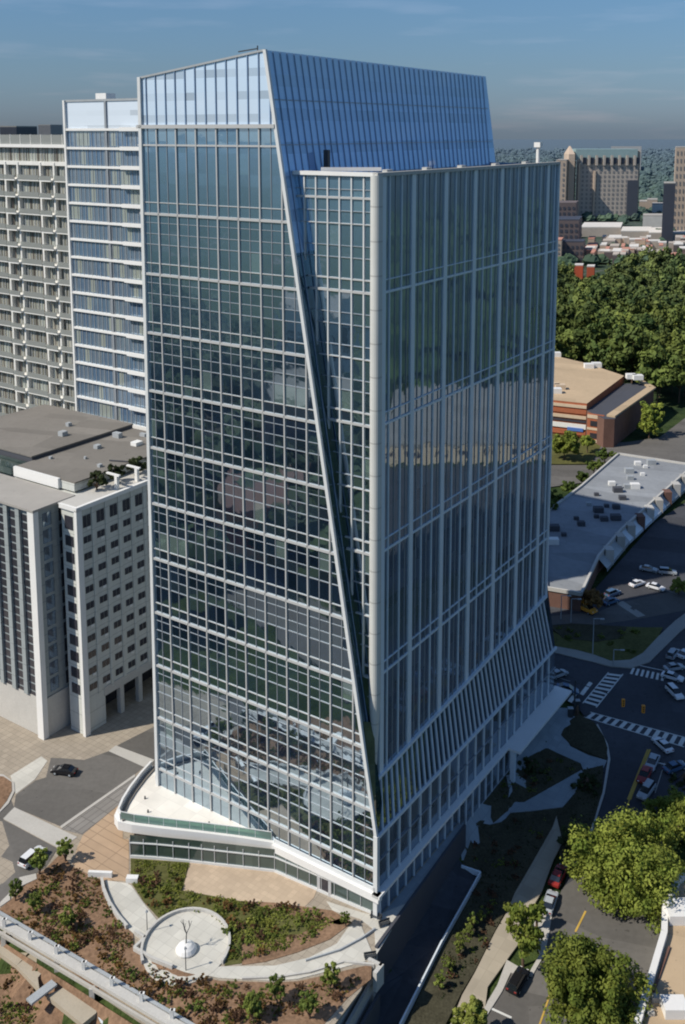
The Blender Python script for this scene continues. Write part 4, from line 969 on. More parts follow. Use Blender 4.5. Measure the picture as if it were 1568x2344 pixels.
car(c5, (390, 1150), (470, 1120), 'pale car behind the tower canopy on the upper lanes of the cross street', 'car_silver')
car(c5, (470, 1260), (550, 1280), 'dark blue car behind the tower canopy on the lower lanes of the cross street', 'car_blue')
car(c5, (570, 500), (770, 590), 'yellow box truck in the strip of sunlight below the long flat roof', 'truck_yellow', 'truck')
car(c5, (870, 430), (970, 390), 'dark blue car in the parking lot behind the yellow truck', 'car_blue', 'suv')
car(c5, (870, 490), (930, 470), 'dark blue car nearest the sunlit side street right of the yellow truck', 'car_blue')
car(c5, (1110, 330), (1170, 310), 'small white car in the middle of the shaded parking lot', 'car_white')
car(c5, (1260, 340), (1350, 365), 'white car nearest the sunlit strip in the shaded parking lot', 'car_white')
car(c5, (1180, 180), (1300, 200), 'long silver car farthest up in the shaded parking lot', 'car_silver')
car(c5, (1380, 215), (1440, 220), 'silver car right of the long silver one in the shaded parking lot', 'car_silver', 'suv')
car(c5, (420, 420), (460, 440), 'pale car under the near wall of the long flat roofed building', 'car_silver')
car(c5, (620, 510), (560, 480), 'white car parked just behind the yellow truck', 'car_white')

# street furniture
def pole(c, p, hgt, label, arm=None, name='street_lamp', h=h_low):
    q = G(*c(*p), h); z = h(*q); t = thing(name, label, 'street lamp', (q[0], q[1], z))
    b = MB(); b.tube((q[0], q[1], z), (q[0], q[1], z + hgt), .14, .09, 8); b.build('pole', M['grey_metal'], t)
    b = MB(); b.bar((q[0], q[1], z + hgt), (q[0] + 1.6, q[1] - .4, z + hgt + .15), .12, .12); b.box(q[0] + 1.3, q[0] + 2.2, q[1] - .65, q[1] - .3, z + hgt + .05, z + hgt + .25); b.build('lamp_head', M['grey_metal'], t)
    return t
pole(c5, (740, 935), 8.5, 'tall grey street lamp on the grass island'); pole(c5, (925, 1045), 4., 'short dark post at the tip of the pavement around the grass island')
for k, (x, y) in enumerate(((455, 620), (545, 650))): pole(c5, (x, y), 6., ['thin street lamp at the left of the sunlit strip', 'thin street lamp just left of the yellow truck'][k])
# traffic signals on a mast arm
q = G(*c5(575, 1480)); z = h_low(*q)
t = thing('traffic_signal', 'traffic signal mast at the corner with two orange signal heads over the intersection', 'traffic signal', (q[0], q[1], z))
zt = z + 7.2
b = MB(); b.tube((q[0], q[1], z), (q[0], q[1], zt + .4), .2, .14, 8); b.build('pole', M['dark_metal'], t)
e1 = Vector(at(*c5(1015, 1345), zt)); e2 = Vector(at(*c5(1195, 1400), zt))
b = MB(); b.tube((q[0], q[1], zt), tuple(e2), .09, .05, 6); b.build('mast_arm', M['dark_metal'], t)
for e in (e1, e2):
    b = MB(); b.box(e.x - .3, e.x + .3, e.y - .22, e.y + .22, zt - 1.3, zt + .2); sgl = b.build('signal_head', M['signal'], t)
    for k in range(3):
        b = MB(); b.tube((e.x, e.y - .22, zt - .1 - .42 * k), (e.x, e.y - .3, zt - .1 - .42 * k), .13, .13, 10); b.build('lens', M['window_dark'], sgl)
for k, (x, y) in enumerate(((600, 1430), (540, 1500))):
    q = G(*c5(x, y)); z = h_low(*q); t = thing('utility_cabinet', ['dark utility cabinet beside the traffic signal mast', 'dark utility cabinet nearest the tower at the street corner'][k], 'cabinet', (q[0], q[1], z))
    b = MB(); b.box(q[0] - .5, q[0] + .5, q[1] - .4, q[1] + .4, z, z + 2.); bevel(b.build('housing', M['dark_metal'], t), .05)
    b = MB(); b.box(q[0] - .55, q[0] + .55, q[1] - .45, q[1] + .45, z + 2.02, z + 2.12); b.build('lid', M['grey_metal'], t)

# ------------------------------------------------------------------ building kit in tower axes
def win_col(wall, b0, b1, a, zs, hgt, name='window', face='a', mat=None, out=.06):
    for z in zs:
        b = MB()
        if face == 'a': b.face(W(a - out, b0, z - hgt / 2), W(a - out, b1, z - hgt / 2), W(a - out, b1, z + hgt / 2), W(a - out, b0, z + hgt / 2))
        else: b.face(W(b0, a - out, z - hgt / 2), W(b1, a - out, z - hgt / 2), W(b1, a - out, z + hgt / 2), W(b0, a - out, z + hgt / 2))
        b.build(name, mat or M['window_dark'], wall)
# white office block at left
M['block_wall'] = paint('block_wall', (.54, .55, .51), .08, .15, .8, .3, dirt=.07, zj=3.32)
M['block_pale'] = paint('block_pale', (.30, .33, .33), .08, .15, .7, .3, dirt=.07, zj=3.32)
blk = thing('office_block', 'pale mid-rise office block with punched windows and a rooftop hedge, left of the glass tower', 'office building', W(71.1, 7.5, 0))
ZB = 45.5
b = MB(); b.abox(71.1, 75.2, 7.5, 12, 0, ZB).abox(71.1, 125, 12, 48, 7, ZB).abox(71.1, 75, 12, 12.8, 0, 7); wl = b.build('wall', M['block_wall'], blk)
rows = [42.6] + [39.0 - 3.32 * k for k in range(10)]
for j in range(8):
    b0 = 8.9 + 3.35 * j
    for k, z in enumerate(rows):
        hh = 2.3 if k == 0 else 1.3
        for s in (0, 1):
            b = MB(); x0 = b0 + .1 + s * .98; b.abox(71.0, 71.2, x0, x0 + .84, z - hh / 2, z + hh / 2); b.v = b.v
            if s == 0: bb_ = b
            else: bb_.abox(71.0, 71.2, x0, x0 + .84, z - hh / 2, z + hh / 2)
        w = bb_.build('window', M['window_dark'], wl)
        if (j * 7 + k * 5) % 3 == 0:
            b = MB(); b.abox(70.93, 71.0, b0 + .9, b0 + 1.7, z - hh / 2 - .5, z - hh / 2 - .05); b.build('blind', M['white_panel'], w)
for k, z in enumerate(rows):
    hh = 2.6 if k == 0 else 2.0
    b = MB(); b.abox(72.1, 74.3, 7.38, 7.6, z - hh / 2, z + hh / 2); b.build('window', M['window_dark'], wl)
for j in range(9):                                  # shallow piers between the window columns
    b = MB(); b0 = 8.0 + 3.35 * j if j else 7.4; b.abox(70.85 if j else 70.6, 71.3, b0 - (.35 if j else .3), b0 + (.3 if j else 1.0), 7 if j else 0, ZB); b.build('pier', M['white_panel'] if j == 0 else M['block_wall'], blk)
b = MB(); b.abox(70.6, 71.3, 7.1, 48, ZB - .3, ZB + .5).abox(71.3, 75.4, 7.1, 7.7, ZB - .3, ZB + .5); b.build('cornice', M['white_panel'], blk)
b = MB(); b.abox(70.9, 71.2, 12.5, 48, 5.8, 7.6); b.build('lintel', M['pale_concrete'], blk)
for b0 in (16.6, 21.6, 26.6, 31.6, 36.6):
    b = MB(); b.abox(71.0, 72.0, b0, b0 + 1., 0, 6.9); b.build('column', M['pale_concrete'], blk)
b = MB(); b.abox(76, 77, 12.9, 47, 0, 6.9); b.build('arcade_back_wall', M['window_dark'], blk)
# left wing
b = MB(); b.abox(76.9, 125, 2.8, 12, 8, ZB - .2); lw = b.build('wall', M['block_pale'], blk)
b = MB(); b.abox(76.7, 125, 2.6, 12, 0, 7.9); b.build('base', M['pale_concrete'], blk)
x = 76.9; piers = [(76.7, 78.0), (80.9, 82.0), (84.4, 85.5), (88.0, 89.1), (91.6, 92.7), (95.2, 96.3)]
for a0, a1 in piers:
    b = MB(); b.abox(a0, a1, 2.2, 2.9, 7.9, ZB + .2); b.build('pier', M['block_pale'] if a0 > 77 else M['white_panel'], blk)
b = MB(); b.abox(76.5, 78.2, 2.0, 3.2, 0, ZB + .2); b.build('pier', M['white_panel'], blk)
for (_, a0), (a1, _) in zip(piers, piers[1:]):
    for k in range(23):
        z = 43.6 - 1.62 * k; hh = 1.25
        b = MB(); b.abox(a0 + .15, a1 - .15, 2.68, 2.85, z - hh / 2, z + hh / 2); b.build('window', M['window_dark'], lw)
for k in range(11):                                 # glazed return of the left wing
    z = 43.2 - 3.32 * k
    b = MB(); b.abox(76.78, 76.95, 4.4, 6.4, z - 1.3, z + 1.3); b.build('window', M['glass_side'], lw)
    b = MB(); b.abox(76.78, 76.95, 8.2, 10.6, z - 1.3, z + 1.3); b.build('window', M['window_dark'], lw)
b = MB(); b.abox(76.4, 125, 1.9, 12, ZB, ZB + .45); b.build('roof', M['roof_pale'], blk)
b = MB(); b.abox(71.2, 76.5, 7.6, 48, ZB + .05, ZB + .3); b.build('roof', M['pale_concrete'], blk)
# penthouse
b = MB(); b.abox(82, 95.5, 12.6, 13.2, ZB + .4, 47.9); b.build('penthouse_wall', M['white_panel'], blk)
b = MB(); b.abox(78, 95.5, 13.2, 45.5, ZB + .4, 47.5); b.build('penthouse', M['block_wall'], blk)
b = MB(); b.abox(77.8, 95.6, 13.25, 45.6, 47.52, 47.8); b.build('roof', M['roof_grey'], blk)
b = MB(); b.abox(95.7, 126, 17.5, 45.8, ZB + .4, 48.4); b.build('penthouse', M['retaining'], blk)
b = MB(); b.abox(95.62, 126.2, 17.3, 46, 48.42, 48.7); b.build('roof', M['roof_grey'], blk)
b = MB(); b.abox(96, 125, 12.4, 17., ZB + .5, 47.4); b.build('green_screen', M['glass_shop'], blk)
b = MB(); b.abox(84.5, 86.2, 36, 38, 47.8, 48.6); b.build('roof_unit', M['white_panel'], blk)
b = MB(); b.bar(W(82, 26, 48), W(72, 30, 48), .2, .2); b.build('roof_pipe', M['retaining'], blk)
for k, (a, bb) in enumerate(((74.2, 16.5), (74.4, 21.5), (74.2, 27.5), (74.3, 33))):
    if k == 0: rp_ = tree_proto('roof_shrub', 'leafy green shrub standing on the roof terrace of the pale office block', 'shrub', 'shrubs on the roof terrace', 3.6, 2.2, .4, M['leaf_dark'], 22, 40, .35, 81)
    p = W(a + 1.2, bb, ZB + .3); plant(rp_, p[0], p[1], p[2], 1, k)
for k, bb in enumerate((18.8, 24.2)):
    p = W(72.6, bb, ZB + .3); t = thing('roof_ornament', ['white curved pergola frame on the roof terrace, nearer one', 'white curved pergola frame on the roof terrace, farther one'][k], 'pergola', p)
    b = MB(); b.abox(72.2, 72.9, bb, bb + .6, ZB + .3, ZB + 3.); b.build('post', M['white_panel'], t)
    b = MB(); b.abox(71.6, 75.2, bb, bb + .5, ZB + 3., ZB + 3.3); b.build('beam', M['white_panel'], t)

for a, bb, w_, d_, h_ in ((90, 30, 1.2, 1.2, .8), (92, 38, 2., 1.2, 1.1), (80.5, 22, .8, .8, .6), (87, 24, .5, .5, .5), (93, 20, .6, .6, .5), (88, 42, 1.6, .8, .7), (101, 30, 1.5, 1.5, 1.0), (106, 36, 1., 1., .8)):
    z0 = 47.8 if a < 95 else 48.7
    b = MB(); b.abox(a, a + w_, bb, bb + d_, z0, z0 + h_); b.build('roof_unit', M['grey_metal'], blk)
# apartment tower with glass wing
wing = thing('glass_apartment_wing', 'blue glass apartment tower with stacked white floor slabs right behind the main glass tower', 'apartment tower', W(95, 51.8, 0))
b = MB(); b.face(W(121, 51.8, 30), W(63, 51.8, 30), W(63, 51.8, 115.4), W(121, 51.8, 115.4)); wg = b.build('curtain_wall', M['glass_wing'], wing)
b = MB(); b.face(W(121.5, 51.8, 115.4), W(63, 51.8, 115.4), W(63, 51.8, 122.2), W(121.5, 51.8, 122.2)); wc = b.build('crown_glass', M['glass_wing_crown'], wing)
b = MB(); b.abox(63, 121, 52.2, 76, 0, 115); b.build('core', M['block_wall'], wing)
b = MB(); b.abox(63, 121, 54, 76, 115.1, 121.6); b.build('rooftop_plant', M['block_pale'], wing)
for k in range(-2, 20):
    z = 107.2 - 4.35 * k - .35
    b = MB(); b.abox(63, 121, 51.3, 51.9, z - .27, z + .27); s_ = b.build('floor_slab', M['white_panel'], wing)
    b = MB(); b.abox(95, 102, 50.7, 51.2, z - .36, z + .5); b.build('balcony', M['white_panel'], s_)
for a in (107.2,):
    b = MB(); b.abox(a - .3, a + .3, 51.45, 51.9, 30, 122); b.build('vertical_divider', M['mullion'], wing)
for k in range(1, 40):
    a = 121 - 1.45 * k
    if a < 90: break
    b = MB(); b.abox(a - .06, a + .06, 51.68, 51.85, 30, 115); b.build('mullion', M['grey_metal'], wg)
b = MB(); b.abox(120.7, 121.3, 51.2, 52, 30, 122.4); b.build('edge_trim', M['white_panel'], wing)
b = MB(); b.abox(63, 121, 51.6, 52, 122, 122.5); b.build('coping', M['grey_metal'], wing)
b = MB(); b.abox(110.5, 114, 55, 58, 121, 124); b.build('roof_unit', M['white_panel'], wing)

res = thing('apartment_tower', 'green tinted apartment tower with stacked white balconies at the left edge', 'apartment tower', W(140, 58, 0))
M['home_wall'] = paint('home_wall', (.70, .69, .65), .12, .3, .7)
b = MB(); b.abox(121, 176, 58.6, 84, 0, 111); b.build('core', M['home_wall'], res)
b = MB(); b.face(W(176, 58.5, 20), W(121, 58.5, 20), W(121, 58.5, 111), W(176, 58.5, 111)); hg = b.build('window_wall', M['glass_home'], res)
b = MB(); b.abox(121, 176, 57.2, 60, 111.1, 111.9); b.build('roof_slab', M['white_panel'], res)
b = MB(); b.abox(121, 176, 57.8, 57.95, 111.9, 114.3); gp = b.build('glass_parapet', M['balcony_glass'], res)
b = MB(); b.abox(122, 176, 60, 80, 111.9, 113.6); b.build('penthouse', M['home_wall'], res)
for k in range(14):
    a = 121.5 + k * 4; b = MB(); b.abox(a, a + .15, 57.7, 57.95, 111.9, 114.4); b.build('post', M['home_wall'], gp)
cols = [(121.6, 126.2, 'g'), (126.8, 132.6, 'g'), (133.2, 137.6, 'w'), (138.6, 146.6, 'g'), (147.2, 151.4, 'w'), (152.4, 160.5, 'g')]
for k in range(19):
    z = 102.85 - 4.35 * k
    for j, (a0, a1, s) in enumerate(cols):
        if s == 'w':
            b = MB(); b.abox(a0, a1, 56.6, 58.5, z - .25, z + .1); bc = b.build('balcony', M['white_panel'], res)
            b = MB(); b.abox(a0, a1, 56.55, 56.7, z + .1, z + 1.2); b.build('balustrade', M['balcony_glass'], bc)
        elif j != 0:
            b = MB(); b.abox(a0, a1, 57.2, 58.5, z - .25, z + .05); bc = b.build('balcony', M['home_wall'], res)
            b = MB(); b.abox(a0, a1, 57.15, 57.3, z + .05, z + 1.3); b.build('balustrade', M['balcony_glass'], bc)
    b = MB(); b.abox(121, 176, 58.2, 58.55, z - .5, z + .5); b.build('spandrel', M['home_wall'], res)
for a in (121.3, 126.5, 132.9, 138.1, 146.9, 151.9, 161.):
    b = MB(); b.abox(a - .3, a + .3, 57.4, 58.6, 20, 107.4); b.build('pier', M['home_wall'], res)
for k in range(34):
    a = 121.8 + 1.2 * k; b = MB(); b.abox(a - .06, a + .06, 58.35, 58.52, 20, 111); b.build('mullion', M['white_frame'] if k % 3 else M['far_brown'], hg)
b = MB(); b.abox(121, 176, 57.6, 58.6, 106.6, 107.6); b.build('floor_slab', M['home_wall'], res)

# ------------------------------------------------------------------ buildings on the right
def poly_z(c, z, *pts): return [at(*c(*p), z)[:2] for p in pts]
# long flat roofed shopping row
mz = 4.
mall = thing('shopping_row', 'long low shopping building with a pale flat roof half in shadow behind the tower', 'shop building', (70, 270, -.4))
mp_ = poly_z(c2, mz, (870, 1220), (1700, 1345), (1563, 1420), (1290, 1660), (900, 2010), (660, 2290), (480, 2680), (120, 2620), (120, 1830), (480, 1560))
b = MB(); b.prism(mp_, -1.5, mz); b.build('wall', M['dark_brick'], mall)
def inset(P, s=.985):
    cx = sum(p[0] for p in P) / len(P); cy = sum(p[1] for p in P) / len(P); return [(cx + (p[0] - cx) * s, cy + (p[1] - cy) * s) for p in P]
b = MB(); b.face(*[(x, y, mz + .05) for x, y in mp_]); b.build('roof', M['mall_roof'], mall)
b = MB()
for p, q in zip(mp_, mp_[1:] + mp_[:1]): b.bar((p[0], p[1], mz + .2), (q[0], q[1], mz + .2), .6, .9)
b.build('parapet', M['pale_concrete'], mall)
fr = [(1563, 1420), (1290, 1660), (900, 2010), (660, 2290)]
P = [Vector((*at(*c2(*p), mz)[:2], mz)) for p in fr]
for k, (p, q) in enumerate(zip(P, P[1:])):
    off = Vector((2.2, -1.0, 0))
    b = MB(); b.face(p + Vector((0, 0, -.3)), q + Vector((0, 0, -.3)), q + off + Vector((0, 0, -2.8)), p + off + Vector((0, 0, -2.8))); b.face(q + off + Vector((0, 0, -2.9)), p + off + Vector((0, 0, -2.9)), p + off + Vector((0, 0, -3.6)), q + off + Vector((0, 0, -3.6))); b.build('awning', M['fin'] if k % 2 else M['grey_metal'], mall)
    n = int((q - p).length / 8)
    for j in range(n):
        c = p.lerp(q, (j + .5) / n) + off * .1; b = MB(); b.box(c.x - .2, c.x + 2., c.y - 1.5, c.y + 1.5, mz - 3.4, mz + .7); b.build('gable', [M['concrete'], M['pale_concrete'], M['dark_brick']][j % 3], mall)
units = [(640, 1640), (910, 1680), (860, 1600), (745, 1760), (845, 1775), (660, 1810), (640, 1870), (720, 1900), (840, 1890), (430, 1890), (480, 1950), (200, 2000), (300, 2060), (1070, 1320), (980, 1400), (1120, 1430), (990, 1470), (1040, 1560), (880, 1560), (800, 1530), (1210, 1310), (1150, 1350), (960, 1560), (190, 2140), (560, 1740)]
for k, (x, y) in enumerate(units):
    p = at(*c2(x, y + 10), mz); s = .7 + .35 * ((k * 7) % 3); b = MB(); b.box(p[0] - s, p[0] + s, p[1] - s * .7, p[1] + s * .7, mz + .06, mz + 1. + .3 * (k % 3)); b.build('roof_unit', M['retaining'] if k < 13 else M['white_panel'] if k % 2 else M['grey_metal'], mall)
# brick shops
br = thing('brick_shop_building', 'brick shop building with a tan flat roof, red bands and a dark side wall', 'shop building', (92, 370, -.4))
zb = 13.
B_ = poly_z(c2, zb, (540, 690), (930, 400), (540, 270), (160, 180), (-200, 190), (-200, 620), (160, 650))
b = MB(); b.prism(B_, -.4, zb); b.build('wall', M['brick'], br)
b = MB(); b.face(*[(x, y, zb + .05) for x, y in B_]); b.build('roof', M['roof_tan'], br)
B2 = poly_z(c2, 10.5, (540, 760), (720, 850), (830, 850), (1240, 540), (1110, 480), (930, 480))
b = MB(); b.prism(B2, -.4, 10.5); b.build('wall', M['dark_brick'], br)
b = MB(); b.face(*[(x, y, 10.55) for x, y in B2]); b.build('roof', M['retaining'], br)
e0, e1_, e2_ = [Vector((*at(*c2(*p), 10.9)[:2], 10.9)) for p in ((790, 820), (1220, 520), (1110, 460))]
b = MB(); b.bar(e0, e1_, 3.2, .7); b.bar(e1_, e2_, 2.4, .7); b.build('coping', M['roof_tan'], br)
f0 = Vector((*B_[0], 0)); f1 = Vector((*B_[6], 0)); f2 = Vector((*B_[5], 0))
nx = (f0 - f1).normalized(); out = Vector((nx.y, -nx.x, 0)) * .25
if out.y > 0: out = -out
for z, t_, m in ((11.6, 1.1, 'cream'), (9.6, 1.6, 'brick'), (7.4, 1.2, 'cream'), (5.8, .7, 'far_dark'), (3.8, 1.8, 'white_panel'), (1.2, 1.5, 'brick')):
    b = MB(); b.bar(f1 + out - nx * 20 + Vector((0, 0, z)), f0 + out + Vector((0, 0, z)), .5, t_); b.build('facade_band', M[m], br)
b = MB(); p = f1 + out * 2 + nx * 7; b.bar(p + Vector((0, 0, 2.6)), p + nx * 6 + Vector((0, 0, 2.6)), .6, 1.3); b.build('shop_awning', M['blue_paint'], br)
g0 = Vector((*at(*c2(540, 1080), 0)[:2], 0)); g1 = Vector((*at(*c2(712, 1105), 0)[:2], 0))
tn = (g1 - g0).normalized(); on = Vector((tn.y, -tn.x, 0)); on = on if on.y < 0 else -on
b = MB(); b.bar(g0 + Vector((0, 0, 5.4)), g1 + Vector((0, 0, 5.4)), .8, 10.8); tb = b.build('corner_tower', M['brick'], br)
for z, t_, m in ((9.9, 1.3, 'cream'), (7.3, 2., 'window_dark'), (5.2, .9, 'cream'), (2.6, 2., 'window_dark'), (.6, 1., 'cream')):
    k = 0 if m == 'cream' else 1.2
    b = MB(); b.bar(g0 + on * .35 + tn * k + Vector((0, 0, z)), g1 + on * .35 - tn * k + Vector((0, 0, z)), .5, t_); b.build('facade_band' if k == 0 else 'window', M[m], tb)
for x, y in ((220, 190), (560, 310), (640, 300), (1000, 420), (1070, 430), (200, 520), (220, 570), (260, 530)):
    p = at(*c2(x, y + 8), zb); b = MB(); b.box(p[0] - 2., p[0] + 2., p[1] - 1.5, p[1] + 1.5, zb + .06, zb + 2.); b.build('roof_unit', M['white_panel'] if x not in (200, 260) else M['cream'], br)
# building at bottom right
t = thing('flat_roofed_building', 'tan flat roofed building with a white parapet in the lower right corner', 'building', (45, 125, -7))
zz = -3.
P = [at(*c6(*p), zz)[:2] for p in ((1640, 880), (1500, 1000), (1425, 1180), (1420, 1330), (1235, 1950), (2400, 2300), (2400, 900))]
b = MB(); b.prism(P, -10, zz); b.build('wall', M['white_panel'], t)
b = MB(); b.face(*[(x, y, zz + .05) for x, y in P]); b.build('roof', M['roof_tan'], t)
b = MB()
for p, q in zip(P[:5], P[1:5]): b.bar((p[0] + .4, p[1], zz + .5), (q[0] + .4, q[1], zz + .5), .9, 1.1)
b.build('parapet', M['white_panel'], t)
for x, y, s, hh in ((1500, 1800, 1.6, 1.5), (1380, 1730, .5, .8), (1350, 1815, .5, .5), (1545, 1200, 2.4, 1.6)):
    p = at(*c6(x, y), zz); b = MB(); b.box(p[0] - s, p[0] + s, p[1] - s * .8, p[1] + s * .8, zz + .06, zz + hh); b.build('roof_unit', M['white_panel'] if s > 1 else M['concrete'], t)
b = MB(); p = at(*c6(1470, 1400), zz); q = at(*c6(1370, 1680), zz); b.bar((p[0], p[1], zz + .2), (q[0], q[1], zz + .2), .3, .3); b.build('roof_pipe', M['dark_brick'], t)

# ------------------------------------------------------------------ middle distance
def px_block(name, label, cat, x0, x1, ytop, Y, mat, depth=30, zb=0, roof='roof_pale', group=None, nwin=None, winmat='far_window', winw=.55, rot=0., floors=None, tex=None):
    """block whose front stands at distance Y, between two bearings"""
    X0 = (x0 - PX) * Y / 2351.4; X1 = (x1 - PX) * Y / 2351.4; zt = HC - (ytop - 302) * Y / 2351.4
    t = thing(name, label, cat, ((X0 + X1) / 2, Y, zb), group)
    dx = depth * .3
    ring = [(X0, Y), (X1, Y), (X1 + dx, Y + depth), (X0 + dx, Y + depth)]
    b = MB(); b.hexa([(x, y, zb - 1) for x, y in ring], [(x, y, zt) for x, y in ring]); w = b.build('wall', M[mat], t)
    b = MB(); b.hexa([(x, y, zt + .02) for x, y in ring], [(x, y, zt + 1.) for x, y in ring]); b.build('roof', M[roof], t)
    if nwin:
        nc, nr = nwin; cw_ = (X1 - X0) / nc; rh = (zt - zb - 4) / nr
        for i in range(nc):
            for j in range(nr):
                b = MB()
                xa = X0 + cw_ * (i + .5 - winw / 2); za = zb + 2 + rh * (j + .25)
                b.face((xa, Y - .3, za), (xa + cw_ * winw, Y - .3, za), (xa + cw_ * winw, Y - .3, za + rh * .55), (xa, Y - .3, za + rh * .55))
                b.build('window', M[winmat], w)
    return t
# hotel-like slab
hy = 1330.
hot = px_block('stone_hotel', 'broad grey brown stone high-rise with a pale green crown standing in the woods', 'high-rise', 1322, 1464, 365, hy, 'far_stone', 40, -5, 'far_roof', nwin=(14, 14), winw=.45)
def hx(x): return (x - PX) * hy / 2351.4
def hz(y): return HC - (y - 302) * hy / 2351.4
b = MB(); b.box(hx(1320), hx(1462), hy + 1, hy + 36, hz(366), hz(341)); b.build('crown', M['far_roof'], hot)
for k in range(8):
    x = 1330 + 17.5 * k; b = MB(); b.box(hx(x), hx(x + 5), hy - 3, hy - .4, hz(378), hz(355)); b.build('crown_pier', M['far_stone'], hot)
    b = MB(); b.box(hx(x + 6), hx(x + 15), hy - 1.2, hy - .35, hz(374), hz(360)); b.build('crown_window', M['far_dark'], hot)
b = MB(); b.box(hx(1300), hx(1314), hy - 10, hy + 20, -5, hz(352)); b.hexa([(hx(1300), hy - 10, hz(352)), (hx(1314), hy - 10, hz(352)), (hx(1314), hy + 20, hz(352)), (hx(1300), hy + 20, hz(352))], [(hx(1306), hy + 4, hz(334)), (hx(1308), hy + 4, hz(334)), (hx(1308), hy + 6, hz(334)), (hx(1306), hy + 6, hz(334))]); b.build('corner_turret', M['far_cream'], hot)
b = MB(); b.box(hx(1314), hx(1322), hy + 4, hy + 30, -5, hz(368)); b.build('recess', M['far_brown'], hot)
for x in (1326, 1362): b = MB(); b.box(hx(x), hx(x + 4), hy - 3, hy - .35, -5, hz(372 if x < 1350 else 390)); b.build('pier', M['far_cream'], hot)
b = MB(); b.box(hx(1440), hx(1464), hy - 3, hy - .35, -5, hz(412)); b.build('glass_bay', M['far_dark'], hot)
b = MB(); b.box(hx(1456), hx(1470), hy + 4, hy + 38, -5, hz(345)); b.build('corner_turret', M['far_cream'], hot)
px_block('cream_tower', 'narrow cream high-rise just above the roof corner of the glass tower', 'high-rise', 1275, 1299, 367, 1300, 'far_cream', 30, -3, nwin=(2, 12), winw=.35)
px_block('cream_tower', 'tall cream high-rise with an arched top cut off by the right edge', 'high-rise', 1549, 1600, 338, 1100, 'far_cream', 40, -3, nwin=(6, 12), winw=.35)
px_block('dark_glass_block', 'dark glass block beside the base of the cream tower at the right edge', 'office building', 1525, 1552, 420, 1060, 'far_dark', 25, -3)
px_block('brown_block', 'dark brown stepped office block beside the shaded side of the glass tower', 'office building', 1262, 1332, 505, 940, 'far_brown', 40, -2, 'far_dark', nwin=(6, 6), winmat='far_dark')
px_block('brown_block', 'upper storeys of a dark brown office block behind the stepped one', 'office building', 1270, 1324, 466, 1000, 'far_brown', 30, -2, 'far_brown', nwin=(5, 8), winmat='far_dark')
px_block('orange_stair_tower', 'narrow orange brick building touching the shaded side of the glass tower', 'office building', 1268, 1293, 552, 890, 'far_cream', 20, -2, 'far_pink', nwin=(1, 5), winw=.7)
px_block('brown_block', 'low dark glass annex right of the orange brick building', 'office building', 1293, 1345, 556, 900, 'far_brown', 20, -2, 'far_dark', nwin=(5, 3), winmat='far_dark')
px_block('red_pavilion', 'small red pavilion in the trees, left one of the pair', 'pavilion', 1325, 1345, 611, 795, 'red_paint', 8, -1, 'roof_white')
px_block('red_pavilion', 'small red pavilion in the trees, right one of the pair', 'pavilion', 1354, 1372, 614, 785, 'red_paint', 8, -1, 'roof_white')
px_block('white_store', 'long white roofed store left of the low roofs beyond the wood', 'store', 1336, 1430, 522, 1130, 'far_stone', 60, -1, 'roof_white')
px_block('white_store', 'white roofed store in the middle of the low roofs beyond the wood', 'store', 1430, 1500, 531, 1100, 'far_stone', 50, -1, 'roof_white')
px_block('white_store', 'white roofed store at the right end of the low roofs beyond the wood', 'store', 1495, 1600, 535, 1080, 'far_stone', 60, -1, 'roof_white')
r2 = random.Random(9)
cw_names = ['small low building with a pale flat roof among the roofs beyond the wood', 'small low building with a pinkish roof among the roofs beyond the wood', 'small low building with a grey roof among the roofs beyond the wood']
for k in range(64):
    x = r2.uniform(1335, 1590); y = r2.uniform(545, 592); Y = 2351.4 * 110 / (y + 12 - 302); w = r2.uniform(8, 30); j = r2.randrange(3)
    t = px_block('low_building', cw_names[j], 'building', x, x + w, y, Y, ['far_stone', 'far_cream', 'far_brown'][r2.randrange(3)], r2.uniform(12, 30), -1, ['roof_white', 'far_pink', 'far_stone'][j], group='low roofs beyond the wood ' + ('pale', 'pink', 'grey')[j])
for k, (x0, x1, y, Y, m, lab) in enumerate(((1470, 1488, 462, 1430, 'far_cream', 'low cream building right of the stone high-rise'), (1488, 1512, 458, 1430, 'far_cream', 'taller cream building between the stone high-rise and the right edge'), (1500, 1530, 468, 1380, 'roof_white', 'white building in front of the cream one near the right edge'),
                                       (1400, 1436, 336, 3000, 'roof_white', 'long white far building on the horizon above the stone high-rise'), (1436, 1470, 336, 2900, 'roof_white', 'second white far building on the horizon right of the longer one'),
                                       (1480, 1540, 495, 1230, 'roof_white', 'pale greenhouse-like roof near the dark glass block'), (88, 116, 287, 1500, 'far_window', 'small blue high-rise peeking over the roof of the apartment tower'), (0, 38, 291, 900, 'far_dark', 'dark flat building top above the apartment tower at the left edge'))):
    px_block('distant_building', lab, 'building', x0, x1, y, Y, m, 30, -2)

